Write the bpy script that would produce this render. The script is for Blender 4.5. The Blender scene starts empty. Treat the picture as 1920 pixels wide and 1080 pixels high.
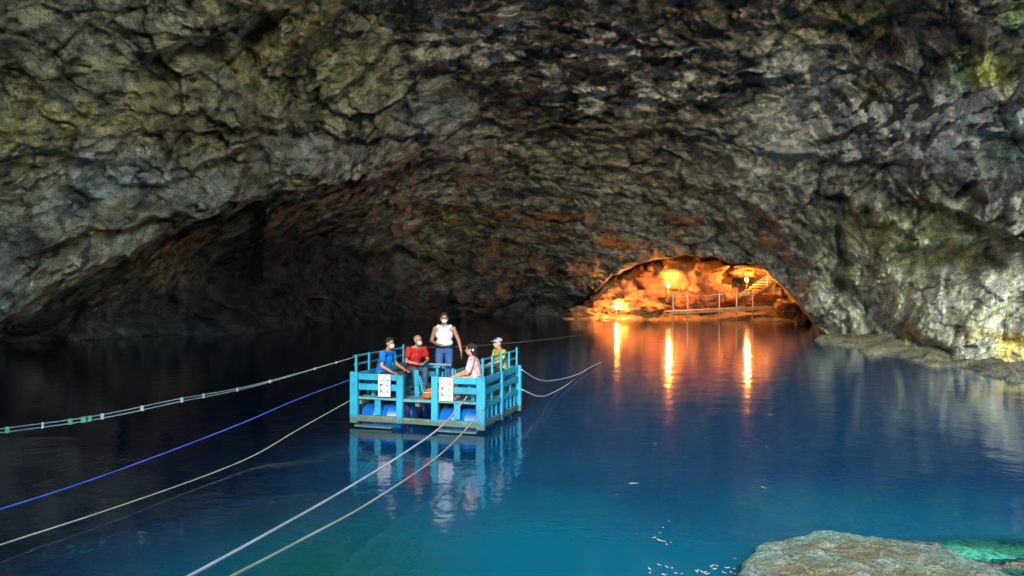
import bpy, bmesh, math, random
import numpy as np
from mathutils import Vector, Matrix, Euler

random.seed(7)
R = math.radians
scene = bpy.context.scene
COL = scene.collection

# ------------------------------------------------------------------ camera
CAM = np.array((0.0, 0.0, 2.85))
F = 1400.0                                   # focal length in photo pixels (1920 wide)
cam_data = bpy.data.cameras.new('camera')
cam_data.sensor_width = 36.0
cam_data.lens = F / 1920.0 * 36.0
cam_data.clip_end = 1000.0
cam = bpy.data.objects.new('camera', cam_data)
COL.objects.link(cam)
cam.location = CAM
cam.rotation_euler = (R(90), 0, 0)
scene.camera = cam

# ------------------------------------------------------------------ sky, sun, exposure
SUN_EL, SUN_AZ = 24.0, 190.0                  # azimuth clockwise from +Y: the sun stands behind the camera, outside the cave mouth
world = bpy.data.worlds.new('World')
scene.world = world
world.use_nodes = True
wn = world.node_tree
sky = wn.nodes.new('ShaderNodeTexSky')
sky.sky_type = 'NISHITA'
sky.sun_disc = False
sky.sun_elevation = R(SUN_EL)
sky.sun_rotation = R(SUN_AZ)
sky.air_density = 1.0
sky.dust_density = 0.3
sky.ozone_density = 2.0
wn.nodes['Background'].inputs['Strength'].default_value = 0.15
wn.links.new(sky.outputs[0], wn.nodes['Background'].inputs['Color'])
sun_data = bpy.data.lights.new('sun', 'SUN')
sun_data.energy = 0.66
sun_data.angle = R(10)
sun_data.color = (1.0, 0.95, 0.86)
sun = bpy.data.objects.new('sun', sun_data)
COL.objects.link(sun)
_to = Vector((math.sin(R(SUN_AZ)) * math.cos(R(SUN_EL)), math.cos(R(SUN_AZ)) * math.cos(R(SUN_EL)), math.sin(R(SUN_EL))))
sun.rotation_euler = _to.to_track_quat('Z', 'Y').to_euler()
sun.location = (0, -30, 20)
vs = scene.view_settings
vs.view_transform = 'Standard'
vs.look = 'None'
vs.exposure = 3.5
vs.gamma = 1.0
vs.use_curve_mapping = False
cy = scene.cycles
cy.use_denoising = True
cy.max_bounces = 8
cy.diffuse_bounces = 5
cy.glossy_bounces = 4
cy.transmission_bounces = 4
cy.transparent_max_bounces = 6
cy.caustics_reflective = False
cy.caustics_refractive = False
cy.sample_clamp_indirect = 6.0

# ------------------------------------------------------------------ helpers
def at(px, py, d):
    """world point at forward distance d on the ray through photo pixel (px, py)"""
    return np.array((CAM[0] + (px - 960) / F * d, CAM[1] + d, CAM[2] + (540 - py) / F * d))

def on_z(px, py, z):
    return at(px, py, (CAM[2] - z) * F / (py - 540))

def pix(P):
    d = np.maximum(P[:, 1] - CAM[1], 0.3)
    return 960 + (P[:, 0] - CAM[0]) / d * F, 540 - (P[:, 2] - CAM[2]) / d * F

def _hash(ix, iy, iz, seed):
    h = (ix.astype(np.uint32) * np.uint32(374761393) + iy.astype(np.uint32) * np.uint32(668265263)
         + iz.astype(np.uint32) * np.uint32(2246822519) + np.uint32(seed * 97 + 13) * np.uint32(3266489917))
    h = (h ^ (h >> np.uint32(15))) * np.uint32(2246822519)
    h = (h ^ (h >> np.uint32(13))) * np.uint32(3266489917)
    return h ^ (h >> np.uint32(16))

_G = np.array([(1,1,0),(-1,1,0),(1,-1,0),(-1,-1,0),(1,0,1),(-1,0,1),(1,0,-1),(-1,0,-1),(0,1,1),(0,-1,1),(0,1,-1),(0,-1,-1)], np.float32)

def perlin(P, seed=0):
    P = np.asarray(P, np.float32)
    i = np.floor(P)
    f = P - i
    i = i.astype(np.int64)
    u = f * f * f * (f * (f * 6 - 15) + 10)
    out = np.zeros(len(P), np.float32)
    for dx in (0, 1):
        wx = u[:, 0] if dx else 1 - u[:, 0]
        for dy in (0, 1):
            wy = u[:, 1] if dy else 1 - u[:, 1]
            for dz in (0, 1):
                wz = u[:, 2] if dz else 1 - u[:, 2]
                g = _G[_hash(i[:, 0] + dx, i[:, 1] + dy, i[:, 2] + dz, seed) % 12]
                out += wx * wy * wz * (g[:, 0] * (f[:, 0] - dx) + g[:, 1] * (f[:, 1] - dy) + g[:, 2] * (f[:, 2] - dz))
    return out

def fbm(P, oct=4, seed=0, gain=0.5):
    out = 0; a = 1.0; P = np.asarray(P, np.float32)
    for k in range(oct):
        out = out + a * perlin(P, seed + k)
        P = P * 2.03 + 3.7; a *= gain
    return out

def ridged(P, oct=4, seed=0, gain=0.5):
    out = 0; a = 1.0; P = np.asarray(P, np.float32)
    for k in range(oct):
        n = 1 - 2 * np.abs(perlin(P, seed + k))
        out = out + a * n
        P = P * 2.07 + 1.9; a *= gain
    return out

def worley(P, seed=0):
    """F1 and F2-F1 and a random value of the nearest cell"""
    P = np.asarray(P, np.float32)
    i = np.floor(P).astype(np.int64)
    f = (P - i).astype(np.float32)
    d1 = np.full(len(P), 9, np.float32); d2 = d1.copy(); cid = np.zeros(len(P), np.float32)
    for dx in (-1, 0, 1):
        for dy in (-1, 0, 1):
            for dz in (-1, 0, 1):
                h = _hash(i[:, 0] + dx, i[:, 1] + dy, i[:, 2] + dz, seed)
                ox = dx + (h & np.uint32(1023)).astype(np.float32) / 1023 - f[:, 0]
                oy = dy + ((h >> np.uint32(10)) & np.uint32(1023)).astype(np.float32) / 1023 - f[:, 1]
                oz = dz + ((h >> np.uint32(20)) & np.uint32(1023)).astype(np.float32) / 1023 - f[:, 2]
                d = ox * ox + oy * oy + oz * oz
                new = d < d1
                d2 = np.where(new, d1, np.minimum(d2, d))
                cid = np.where(new, (h % np.uint32(997)).astype(np.float32) / 997, cid)
                d1 = np.where(new, d, d1)
    d1 = np.sqrt(d1); d2 = np.sqrt(d2)
    return d1, d2 - d1, cid

def facets(P, seed=0):
    """broken rock: every cell is one tilted flat face; returns its height and the distance to the joint"""
    P = np.asarray(P, np.float32)
    i = np.floor(P).astype(np.int64); f = (P - i).astype(np.float32)
    d1 = np.full(len(P), 9, np.float32); d2 = d1.copy(); hh = np.zeros(len(P), np.uint32)
    q = np.zeros((len(P), 3), np.float32)
    for dx in (-1, 0, 1):
        for dy in (-1, 0, 1):
            for dz in (-1, 0, 1):
                h = _hash(i[:, 0] + dx, i[:, 1] + dy, i[:, 2] + dz, seed)
                ox = dx + (h & np.uint32(1023)).astype(np.float32) / 1023 - f[:, 0]
                oy = dy + ((h >> np.uint32(10)) & np.uint32(1023)).astype(np.float32) / 1023 - f[:, 1]
                oz = dz + ((h >> np.uint32(20)) & np.uint32(1023)).astype(np.float32) / 1023 - f[:, 2]
                d = ox * ox + oy * oy + oz * oz
                new = d < d1
                d2 = np.where(new, d1, np.minimum(d2, d))
                hh = np.where(new, h, hh)
                for a, c in enumerate((ox, oy, oz)): q[:, a] = np.where(new, c, q[:, a])
                d1 = np.where(new, d, d1)
    h2 = (hh * np.uint32(2654435761)) ^ (hh >> np.uint32(7))
    tilt = np.stack([((h2 >> np.uint32(k)) & np.uint32(255)).astype(np.float32) / 127.5 - 1 for k in (0, 8, 16)], -1)
    off = (hh % np.uint32(997)).astype(np.float32) / 997 - .5
    return off + (tilt * q).sum(1) * 0.9, np.sqrt(d2) - np.sqrt(d1)

def sstep(a, b, x):
    t = np.clip((x - a) / (b - a), 0, 1)
    return t * t * (3 - 2 * t)

def seg_dist(px, py, poly):
    best = np.full(px.shape, 1e9)
    for (x0, y0), (x1, y1) in zip(poly[:-1], poly[1:]):
        dx, dy = x1 - x0, y1 - y0
        t = np.clip(((px - x0) * dx + (py - y0) * dy) / (dx * dx + dy * dy), 0, 1)
        best = np.minimum(best, np.hypot(px - x0 - t * dx, py - y0 - t * dy))
    return best

def tag(o, label=None, cat=None, group=None, kind=None):
    if label: o['label'] = label
    if cat: o['category'] = cat
    if group: o['group'] = group
    if kind: o['kind'] = kind
    return o

def grid_mesh(name, V, nu, nv, mat, tint=None, smooth=True):
    """V: (nv*nu,3) row-major grid"""
    me = bpy.data.meshes.new(name)
    idx = np.arange(nu * nv).reshape(nv, nu)
    q = np.stack([idx[:-1, :-1], idx[:-1, 1:], idx[1:, 1:], idx[1:, :-1]], -1).reshape(-1, 4)
    me.vertices.add(len(V)); me.vertices.foreach_set('co', np.asarray(V, np.float32).ravel())
    me.loops.add(q.size); me.loops.foreach_set('vertex_index', q.astype(np.int32).ravel())
    me.polygons.add(len(q))
    me.polygons.foreach_set('loop_start', np.arange(0, q.size, 4, dtype=np.int32))
    me.polygons.foreach_set('loop_total', np.full(len(q), 4, np.int32))
    me.update(calc_edges=True)
    me.polygons.foreach_set('use_smooth', np.full(len(q), smooth, bool))
    if tint is not None: set_tint(me, tint)
    me.materials.append(mat)
    o = bpy.data.objects.new(name, me)
    COL.objects.link(o)
    return o

def set_tint(me, tint):
    a = me.attributes.new('tint', 'FLOAT_COLOR', 'POINT')
    t = np.ones((len(me.vertices), 4), np.float32)
    t[:, :3] = tint
    a.data.foreach_set('color', t.ravel())

# ------------------------------------------------------------------ material helpers
class NT:
    def __init__(s, name):
        s.m = bpy.data.materials.new(name); s.m.use_nodes = True
        s.t = s.m.node_tree; s.b = s.t.nodes['Principled BSDF']; s.out = s.t.nodes['Material Output']
    def n(s, typ, **kw):
        nd = s.t.nodes.new(typ)
        for k, v in kw.items():
            if k[0] == '_': setattr(nd, k[1:], v)
            else: nd.inputs[k.replace('__', ' ')].default_value = v
        return nd
    def l(s, a, b): s.t.links.new(a, b)
    def noise(s, vec, scale, detail=4.0, rough=0.55, dist=0.0):
        nd = s.n('ShaderNodeTexNoise'); nd.inputs['Scale'].default_value = scale
        nd.inputs['Detail'].default_value = detail; nd.inputs['Roughness'].default_value = rough
        nd.inputs['Distortion'].default_value = dist
        if vec is not None: s.l(vec, nd.inputs['Vector'])
        return nd
    def ramp(s, fac, stops):
        nd = s.n('ShaderNodeValToRGB'); e = nd.color_ramp.elements
        while len(e) < len(stops): e.new(0.5)
        for k, (p, c) in enumerate(stops):
            e[k].position = p; e[k].color = (*c, 1) if len(c) == 3 else c
        s.l(fac, nd.inputs['Fac']); return nd
    def mix(s, fac, a, b, blend='MIX'):
        nd = s.n('ShaderNodeMix', _data_type='RGBA', _blend_type=blend)
        for sock, v in ((nd.inputs['Factor'], fac), (nd.inputs['A'], a), (nd.inputs['B'], b)):
            pass
        socks = {'f': nd.inputs[0], 'a': nd.inputs[6], 'b': nd.inputs[7]}
        for k, v in (('f', fac), ('a', a), ('b', b)):
            if hasattr(v, 'is_linked'): s.l(v, socks[k])
            elif k == 'f': socks[k].default_value = v
            else: socks[k].default_value = (*v, 1)
        return nd.outputs[2]
    def bump(s, h, strength, dist, prev=None):
        nd = s.n('ShaderNodeBump'); nd.inputs['Strength'].default_value = strength; nd.inputs['Distance'].default_value = dist
        s.l(h, nd.inputs['Height'])
        if prev is not None: s.l(prev, nd.inputs['Normal'])
        return nd.outputs['Normal']
    def coord(s, which='Object'):
        return s.n('ShaderNodeTexCoord').outputs[which]

def rock_material(name, tint=None, fine=1.0, rough=0.85, spec=0.25, grain=0):
    """weathered limestone: colour from the mesh's own tint attribute (or one tint), mottled, pitted and cracked"""
    m = NT(name)
    c = m.coord('Object')
    if tint is None:
        a = m.n('ShaderNodeAttribute'); a.attribute_name = 'tint'; base = a.outputs['Color']
    else:
        rgb = m.n('ShaderNodeRGB'); rgb.outputs[0].default_value = (*tint, 1); base = rgb.outputs[0]
    n1 = m.noise(c, 0.9 * fine, 7, 0.68, 0.0)
    n2 = m.noise(c, 4.0 * fine, 6, 0.75, 0.0)
    n3 = m.noise(c, 16 * fine, 3, 0.6)
    v = m.ramp(n1.outputs['Fac'], [(0.3, (0.7, 0.69, 0.68)), (0.52, (1, 1, 1)), (0.72, (1.25, 1.24, 1.2))])
    col = m.mix(1.0, base, v.outputs[0], 'MULTIPLY')
    v2 = m.ramp(n2.outputs['Fac'], [(0.34, (0.40, 0.39, 0.38)), (0.46, (0.98, 0.98, 0.98)), (0.66, (1.3, 1.29, 1.27))])
    col = m.mix(0.85, col, v2.outputs[0], 'MULTIPLY')
    v3 = m.ramp(n3.outputs['Fac'], [(0.40, (0.62, 0.61, 0.60)), (0.50, (1, 1, 1)), (0.62, (1.28, 1.28, 1.26))])
    col = m.mix(0.8, col, v3.outputs[0], 'MULTIPLY')
    if grain:
        n5 = m.noise(c, grain, 2, 0.6)
        v5 = m.ramp(n5.outputs['Fac'], [(0.36, (0.45, 0.43, 0.38)), (0.46, (1, 1, 1)), (0.60, (1, 1, 1)), (0.66, (1.75, 1.75, 1.7))])
        col = m.mix(0.9, col, v5.outputs[0], 'MULTIPLY')
    m.l(col, m.b.inputs['Base Color'])
    m.b.inputs['Roughness'].default_value = rough
    m.b.inputs['Specular IOR Level'].default_value = spec
    vo = m.n('ShaderNodeTexVoronoi', _feature='DISTANCE_TO_EDGE'); vo.inputs['Scale'].default_value = 1.3 * fine
    wv = m.n('ShaderNodeVectorMath', _operation='MULTIPLY_ADD')
    m.l(n2.outputs['Color'], wv.inputs[0]); wv.inputs[1].default_value = (0.5 / fine,) * 3; m.l(c, wv.inputs[2])
    m.l(wv.outputs[0], vo.inputs['Vector'])
    cr = m.ramp(vo.outputs['Distance'], [(0.0, (0, 0, 0)), (0.09, (1, 1, 1))])
    b = m.bump(n1.outputs['Fac'], 0.35, 0.4 / fine)
    b = m.bump(cr.outputs[0], 0.35, 0.09 / fine, b)
    b = m.bump(n2.outputs['Fac'], 0.7, 0.2 / fine, b)
    b = m.bump(n3.outputs['Fac'], 0.8, 0.07 / fine, b)
    m.l(b, m.b.inputs['Normal'])
    return m.m

M_ROCK = rock_material('cave_limestone')

# ------------------------------------------------------------------ cave shell
O = np.array((0.0, -3.0, 1.5))
ctrl = [at(*p) for p in [
    (0,0,26),(0,150,27.5),(0,300,28),(0,450,29),(0,590,30),(0,655,35),
    (200,0,29),(200,200,30),(200,400,32),(200,485,33),(200,590,40),(200,648,40),
    (400,0,32),(400,200,34),(400,330,36),(400,392,37),(400,500,48),(450,630,46),
    (600,0,36),(600,200,42),(600,340,43),(600,450,57),(600,610,57),
    (800,0,39),(800,150,45),(800,280,51),(800,400,62),(800,520,68),(780,600,68),
    (960,0,40),(960,150,47),(960,280,55),(960,420,65),(960,590,75),
    (1060,480,68),(1060,590,76),(1130,300,55),(1130,150,46),(1130,0,40),
    (1150,500,66),(1290,470,60),(1430,490,54),(1500,560,50),(1545,625,47),
    (1300,0,38),(1300,150,44),(1300,300,51),(1300,400,56),
    (1450,150,42),(1450,300,47),(1450,400,49),
    (1600,0,34),(1600,150,38),(1600,280,41),(1600,400,41),(1600,500,43),(1600,640,43),
    (1750,0,30),(1750,150,32.5),(1750,300,33.5),(1750,420,34),(1750,540,33),(1750,680,31),
    (1920,0,27),(1920,150,27),(1920,300,28.5),(1920,500,27.5),(1920,700,26),
    (960,-250,31),(400,-250,26),(1500,-250,27)]]
ctrl += [np.array(p, float) for p in [  # unseen near walls, roof lip and mouth, shaped to steer the light
    (-23,22,0),(-21,20,8),(-16,16,12.5),(-18,10,0),(-16,9,8),(-11,8,13.5),(-12,3,0),(-11,3,9),
    (-9,-2,0),(-8.6,-3,8),(-8.2,-6,1),(-8,-6,9),(-5.5,-5,19),(0,-3,23),(0,10,22),(9,8,22),(-7,6,20),
    (19,17,0),(18,15,8),(19,8,0),(18,8,9),(19,0,0),(18,0,11),(19,-8,0),(18,-8,12),(10,-4,23),(14,-3,19)]]
ctrl = np.array(ctrl)
cd = ctrl - O
cr_ = np.linalg.norm(cd, axis=1)
cu = cd / cr_[:, None]
def _phi(a, b):
    out = np.empty((len(a), len(b)), np.float32)
    for k in range(len(b)):
        out[:, k] = np.sqrt(((a - b[k]) ** 2).sum(1) + 0.0012)
    return out
_W = np.linalg.solve(_phi(cu, cu).astype(float) + 0.002 * np.eye(len(cu)), np.log(cr_) - 3.3)

AZ = np.concatenate([np.linspace(-110, -40, 70, endpoint=False), np.linspace(-40, 40, 960, endpoint=False), np.linspace(40, 97, 70)])
EL = np.concatenate([np.linspace(-10, -3.5, 12, endpoint=False), np.linspace(-3.5, 25, 440, endpoint=False), np.linspace(25, 89.9, 70)])
az, el = np.meshgrid(np.radians(AZ), np.radians(EL))
U = np.stack([np.sin(az) * np.cos(el), np.cos(az) * np.cos(el), np.sin(el)], -1).reshape(-1, 3)
logr = 3.3 + _phi(U, cu) @ _W
P0 = O + U * np.exp(logr)[:, None]
px, py = pix(P0)
front = sstep(1.0, 6.0, P0[:, 1])

def ledge(poly, amp, dec=110, w=5, fade=40, warp=8):
    """a shelf edge along a mostly horizontal line: rock above hangs forward, rock below steps back"""
    xs = [p[0] for p in poly]; ys = [p[1] for p in poly]
    ly = np.interp(px, xs, ys) + warp * WARP
    d = py - ly
    f = sstep(xs[0] - fade, xs[0] + fade * .3, px) * (1 - sstep(xs[-1] - fade * .3, xs[-1] + fade, px))
    return front * amp * f * np.where(d > 0, np.exp(-d / dec), -0.7 * np.exp(d / dec)) * np.minimum(1, np.abs(d) / w)

def pit(x, y, rx, ry, amp, ang=0.0, pw=2):
    c, s = math.cos(R(ang)), math.sin(R(ang))
    dx, dy = px + 10 * WARP - x, py + 7 * WARP2 - y
    q = ((dx * c + dy * s) / rx) ** 2 + ((-dx * s + dy * c) / ry) ** 2
    return front * amp * np.exp(-q ** (pw / 2))

def crack(poly, amp, w):
    d = seg_dist(px + 5 * WARP, py + 5 * WARP2, poly)
    return front * amp * np.exp(-(d / w) ** 2)

WARP = fbm(P0 * 0.55, 3, 91) * 1.6
WARP2 = fbm(P0 * 0.55, 3, 95) * 1.6
# alcove under the rock arch on the far shore
arch_y = np.interp(px, [1050,1074,1106,1150,1225,1290,1340,1372,1402,1440,1470,1508,1548], [600,574,556,518,489,482,484,496,494,510,540,580,632])
arch_m = (px > 1050) & (px < 1548)
in_arch = np.where(arch_m, sstep(-3, 5, py + 2.5 * WARP - arch_y), 0) * front
# big shapes read off the photograph
dl = 0
dl += ledge([(-80,650),(0,607),(200,495),(395,400),(470,384)], 0.20, 110, 5, 30, 9)
dl += ledge([(440,376),(530,362),(620,350),(720,328),(800,288)], 0.05, 60, 5, 40, 9)
dl += ledge([(60,478),(170,430),(330,400)], 0.035, 40, 4)
dl += ledge([(0,300),(90,285),(200,300)], 0.02, 50, 4)
dl += ledge([(240,345),(300,350),(400,300),(470,275)], 0.025, 45, 4)
dl += ledge([(380,215),(430,235),(520,245),(600,235)], 0.022, 40, 4)
dl += ledge([(280,105),(340,82),(400,74),(470,40),(500,25)], 0.06, 45, 4)
dl += pit(470, 62, 34, 42, 0.10)
dl += pit(390, 90, 60, 16, 0.06)
dl += pit(465, 115, 30, 8, 0.03)
dl += crack([(742,84),(690,140),(600,205),(540,240)], 0.03, 7)
dl += ledge([(540,245),(620,250),(700,262),(790,250)], 0.03, 45, 4)
dl += crack([(775,15),(775,60),(760,100),(772,160),(765,235)], 0.02, 6)
dl += pit(785, 275, 26, 26, 0.04)
dl += ledge([(470,380),(560,372),(690,345)], 0.04, 30, 4)
dl += ledge([(800,130),(870,150),(960,175),(1060,185)], 0.02, 50, 4)
dl += ledge([(1060,85),(1130,88),(1190,82)], 0.02, 30, 3)
dl += ledge([(1180,108),(1240,110),(1280,104)], 0.02, 30, 3)
dl += ledge([(1100,180),(1200,190),(1330,185)], 0.02, 40, 3)
dl += ledge([(1370,165),(1430,150),(1480,140)], 0.025, 40, 3)
dl += crack([(1520,135),(1530,165),(1552,210),(1560,240)], 0.022, 7)
dl += ledge([(1150,255),(1230,245),(1340,262)], 0.022, 45, 4)
dl += pit(1298, 298, 16, 30, 0.07)
dl += pit(1345, 306, 22, 24, 0.06)
dl += crack([(1340,255),(1375,280),(1440,330),(1500,365),(1560,400)], 0.014, 9)
dl += ledge([(1440,285),(1520,300),(1620,300),(1720,305)], 0.03, 60, 5)
dl += pit(1577, 465, 12, 28, 0.08)
dl += crack([(1577,440),(1582,480),(1572,520),(1580,548)], 0.045, 8)
dl += crack([(1580,532),(1612,560),(1650,598),(1700,630),(1768,662)], 0.055, 10)
dl += crack([(1590,560),(1625,600),(1645,640)], 0.03, 6)
dl += pit(1775, 487, 88, 24, 0.095, -8)
dl += pit(1862, 482, 15, 22, 0.10)
dl += ledge([(1730,380),(1800,395),(1880,440),(1920,450)], 0.04, 50, 5)
dl += crack([(1700,450),(1760,425),(1830,430)], 0.015, 8)
dl += ledge([(1850,250),(1920,262)], 0.035, 50, 4)
dl += ledge([(1500,30),(1600,45),(1680,25)], 0.03, 40, 4)
dl += ledge([(900,585),(980,560),(1070,560)], 0.02, 40, 4)
dl += ledge([(680,480),(760,470),(850,500)], 0.025, 40, 4)
dl += ledge([(560,390),(700,385),(850,395)], 0.02, 40, 4)
dl += in_arch * 0.30
# natural relief
amp = front * 0.85 + 0.15
low_right = sstep(1540, 1640, px) * sstep(430, 520, py) * front          # the smoother water-worn foot of the right wall
W1 = P0 + np.stack([fbm(P0 * 0.2, 2, 31), fbm(P0 * 0.2, 2, 41), fbm(P0 * 0.2, 2, 51)], -1) * 2.2
n1 = fbm(W1 * 0.11, 3, 1)
h = fbm(W1 * np.array((0.16, 0.16, 0.34)), 4, 11, 0.55) * 5.0
fl = np.floor(h); fr = h - fl
plates = (fl + sstep(0.62, 0.95, fr)) / 5.0
W2 = P0 + np.stack([fbm(P0 * 0.5, 2, 131), fbm(P0 * 0.5, 2, 141), fbm(P0 * 0.5, 2, 151)], -1) * 0.7
n3 = fbm(P0 * np.array((0.42, 0.42, 0.62)), 4, 21, 0.6)
n3b = np.abs(perlin(P0 * np.array((0.8, 0.8, 1.5)), 25)) + .5 * np.abs(perlin(P0 * np.array((1.7, 1.7, 2.8)), 26))
fa, de = facets(W2 * np.array((0.20, 0.20, 0.30)), 5)
fb, deb = facets(W2 * np.array((0.52, 0.52, 0.80)), 6)
fc, dec = facets(P0 * np.array((1.5, 1.5, 2.2)) + .4 * WARP[:, None], 8)
n4 = fbm(P0 * 2.1, 4, 61, 0.65)
holes = sstep(0.24, 0.42, perlin(P0 * np.array((0.75, 0.75, 1.7)), 64) + .35 * perlin(P0 * 2.2, 65))
lr_ = 1 - .45 * low_right
# a few broad smooth faces, washed clean
def _flat(x, y, rx, ry): return np.exp(-((((px + 14 * WARP - x) / rx) ** 2 + ((py + 12 * WARP2 - y) / ry) ** 2) ** 2)) * front
flat = np.clip(_flat(1490, 205, 75, 105) + _flat(1680, 235, 210, 70) + _flat(1850, 200, 90, 40) + _flat(690, 165, 90, 70) + _flat(830, 225, 55, 60) + _flat(130, 230, 130, 70) + _flat(170, 460, 110, 40), 0, 1)
fk = 1 - .72 * flat
disp = -(n1 * 2.2 + plates * 1.5 * (1 - .7 * low_right) + n3 * 0.28 * fk - n3b * 0.10 + fa * 1.7 * lr_ * (1 - .4 * flat) + fb * 0.75 * fk + fc * 0.17 * fk + n4 * 0.13 * fk) \
    + 0.8 * holes * (1 - .6 * low_right) * fk + 0.35 * (1 - sstep(0, .07, de)) * lr_ + 0.16 * (1 - sstep(0, .08, deb)) + 0.20 * low_right * (1 - sstep(0, .10, dec))
disp = disp * amp * (1 - 0.55 * low_right)
r = np.exp(logr + dl) * (1 + disp * 0.95 / 40 * np.clip(40 / np.exp(logr), 0.6, 1.5))
P = O + U * r[:, None]

# ---- rock colour (moss, ochre, manganese stains, pale limestone), with shade painted into the recess
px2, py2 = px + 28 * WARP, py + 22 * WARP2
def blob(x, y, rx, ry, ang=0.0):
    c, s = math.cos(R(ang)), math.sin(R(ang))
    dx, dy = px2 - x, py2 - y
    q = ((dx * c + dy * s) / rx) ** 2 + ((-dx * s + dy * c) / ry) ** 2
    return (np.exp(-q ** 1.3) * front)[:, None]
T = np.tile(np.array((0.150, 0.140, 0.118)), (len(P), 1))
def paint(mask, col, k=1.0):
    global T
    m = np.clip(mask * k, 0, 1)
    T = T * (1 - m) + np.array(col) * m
mott = (0.5 + fbm(P0 * 0.8, 4, 71, 0.6))[:, None]
mott2 = (0.5 + fbm(P0 * np.array((0.45, 0.45, 1.1)), 4, 75, 0.6))[:, None]
left = (1 - sstep(560, 860, px2))[:, None]
paint(left, (0.165, 0.148, 0.100))
paint(blob(120, 240, 210, 110) * sstep(.25, .7, mott), (0.25, 0.195, 0.075), .9)
paint(blob(520, 90, 170, 110) * sstep(.3, .7, mott2), (0.20, 0.165, 0.065), .8)
paint(blob(300, 250, 150, 90), (0.20, 0.15, 0.07), .6)
paint(blob(250, 340, 150, 60), (0.17, 0.18, 0.16), .8)
paint(blob(180, 450, 140, 45, -30), (0.24, 0.19, 0.10), .8)
paint(blob(330, 480, 110, 35, -15) * sstep(.35, .65, mott), (0.20, 0.11, 0.06), .6)
paint(blob(680, 170, 110, 70), (0.21, 0.20, 0.13), .9)
paint(blob(830, 220, 60, 60), (0.20, 0.225, 0.22), .9)
paint(blob(580, 290, 110, 40), (0.19, 0.165, 0.15), .8)
paint(blob(860, 430, 60, 50), (0.16, 0.16, 0.07), .8)
paint(blob(960, 490, 190, 120), (0.055, 0.047, 0.034), .95)  # brown far wall, its shade painted in
paint(blob(560, 510, 210, 100), (0.014, 0.013, 0.012), 1.4)  # recess shade under the left lip, painted near-black
paint(blob(620, 600, 460, 62), (0.014, 0.014, 0.013), 1.3)  # recess shade painted on along the waterline
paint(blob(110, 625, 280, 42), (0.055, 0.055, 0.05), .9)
# dark manganese crust of the upper middle with pale clean plates
dark = blob(1120, 110, 300, 130) + blob(1720, 70, 190, 70) + blob(1500, 150, 120, 40) * .6
paint(dark, (0.052, 0.045, 0.040), 1.1)
pale = sstep(.50, .60, mott2)
paint((blob(1130, 80, 90, 34) + blob(1235, 98, 60, 18) + blob(1180, 178, 150, 30) + blob(880, 60, 110, 60) + blob(1075, 105, 40, 22) + blob(960, 130, 60, 20)) * 1.6 * sstep(.44, .50, mott2), (0.34, 0.34, 0.31), 1.0)
paint(blob(1480, 120, 120, 70), (0.28, 0.28, 0.26), .8)
paint(blob(1485, 205, 75, 110), (0.36, 0.40, 0.37), 1.0)
grey = blob(1690, 235, 230, 75) + blob(1840, 200, 110, 40)
paint(grey, (0.40, 0.44, 0.41), 1.0)
paint(grey * 1.5 * sstep(.55, .59, (0.5 + fbm(P0 * np.array((0.55, 0.55, 1.9)), 3, 77, 0.6)))[:, None], (0.055, 0.052, 0.052), 1.0)
paint(blob(1630, 160, 70, 18) + blob(1580, 40, 100, 24, -10), (0.26, 0.23, 0.11), .8)
paint(blob(1860, 140, 45, 32), (0.27, 0.25, 0.07), .9)
paint(blob(1810, 130, 35, 26) + blob(1905, 40, 40, 34), (0.14, 0.22, 0.10), .8)
paint(blob(1900, 270, 55, 45), (0.20, 0.29, 0.22), .8)
paint(blob(1300, 420, 260, 70), (0.155, 0.15, 0.12), .8)
foot = (sstep(1470, 1600, px2 + 0.55 * (py2 - 540)) * sstep(400, 540, py2) * front)[:, None]
paint(foot, (0.335, 0.325, 0.215), 1.0)
paint(foot * ((1 - sstep(0.0, 0.07, dec)) * .75)[:, None], (0.075, 0.075, 0.045), 1.0)
paint(foot * sstep(.08, .2, fbm(P0 * 1.3 + 9, 4, 191, .6))[:, None], (0.20, 0.21, 0.11), .7)
paint(blob(1720, 440, 160, 60), (0.25, 0.25, 0.12), .85)
paint(blob(1800, 492, 90, 16, -5), (0.30, 0.23, 0.10), .8)
paint(blob(1890, 650, 80, 34) * sstep(.3, .6, mott), (0.42, 0.25, 0.05), 1.0)
paint(blob(1680, 645, 50, 12), (0.38, 0.29, 0.07), .9)
paint(blob(1660, 590, 60, 16, 40), (0.20, 0.185, 0.16), .8)
paint(in_arch[:, None], (0.24, 0.20, 0.15), 1.0)
# darker along the cracks between blocks
paint(((1 - sstep(0.0, 0.06, de)) * .5)[:, None], (0.04, 0.037, 0.033), 1.0)
paint(((1 - sstep(0.0, 0.05, deb)) * .35)[:, None], (0.05, 0.046, 0.04), 1.0)
T *= (0.72 + 0.56 * mott)
# blotches with edges of their own: dark lichen crusts and clean pale scars
sA = fbm(P0 * np.array((0.62, 0.62, 1.25)) + 40, 5, 171, 0.62)
sB = fbm(P0 * np.array((1.0, 1.0, 1.8)) + 80, 5, 181, 0.62)
STAIN = 1.38 * (1 - 0.40 * sstep(0.22, 0.32, sA)) * (1 + 0.25 * sstep(0.16, 0.25, sB) * (1 - sstep(0.10, 0.2, sA))) * (1 - 0.35 * sstep(0.34, 0.42, -sB))
STAIN = STAIN[:, None]
T = np.clip(T * STAIN * np.array((1.50, 1.66, 1.82)), 0.012, 0.70)
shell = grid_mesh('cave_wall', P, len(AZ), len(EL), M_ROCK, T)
tag(shell, kind='structure')

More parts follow.
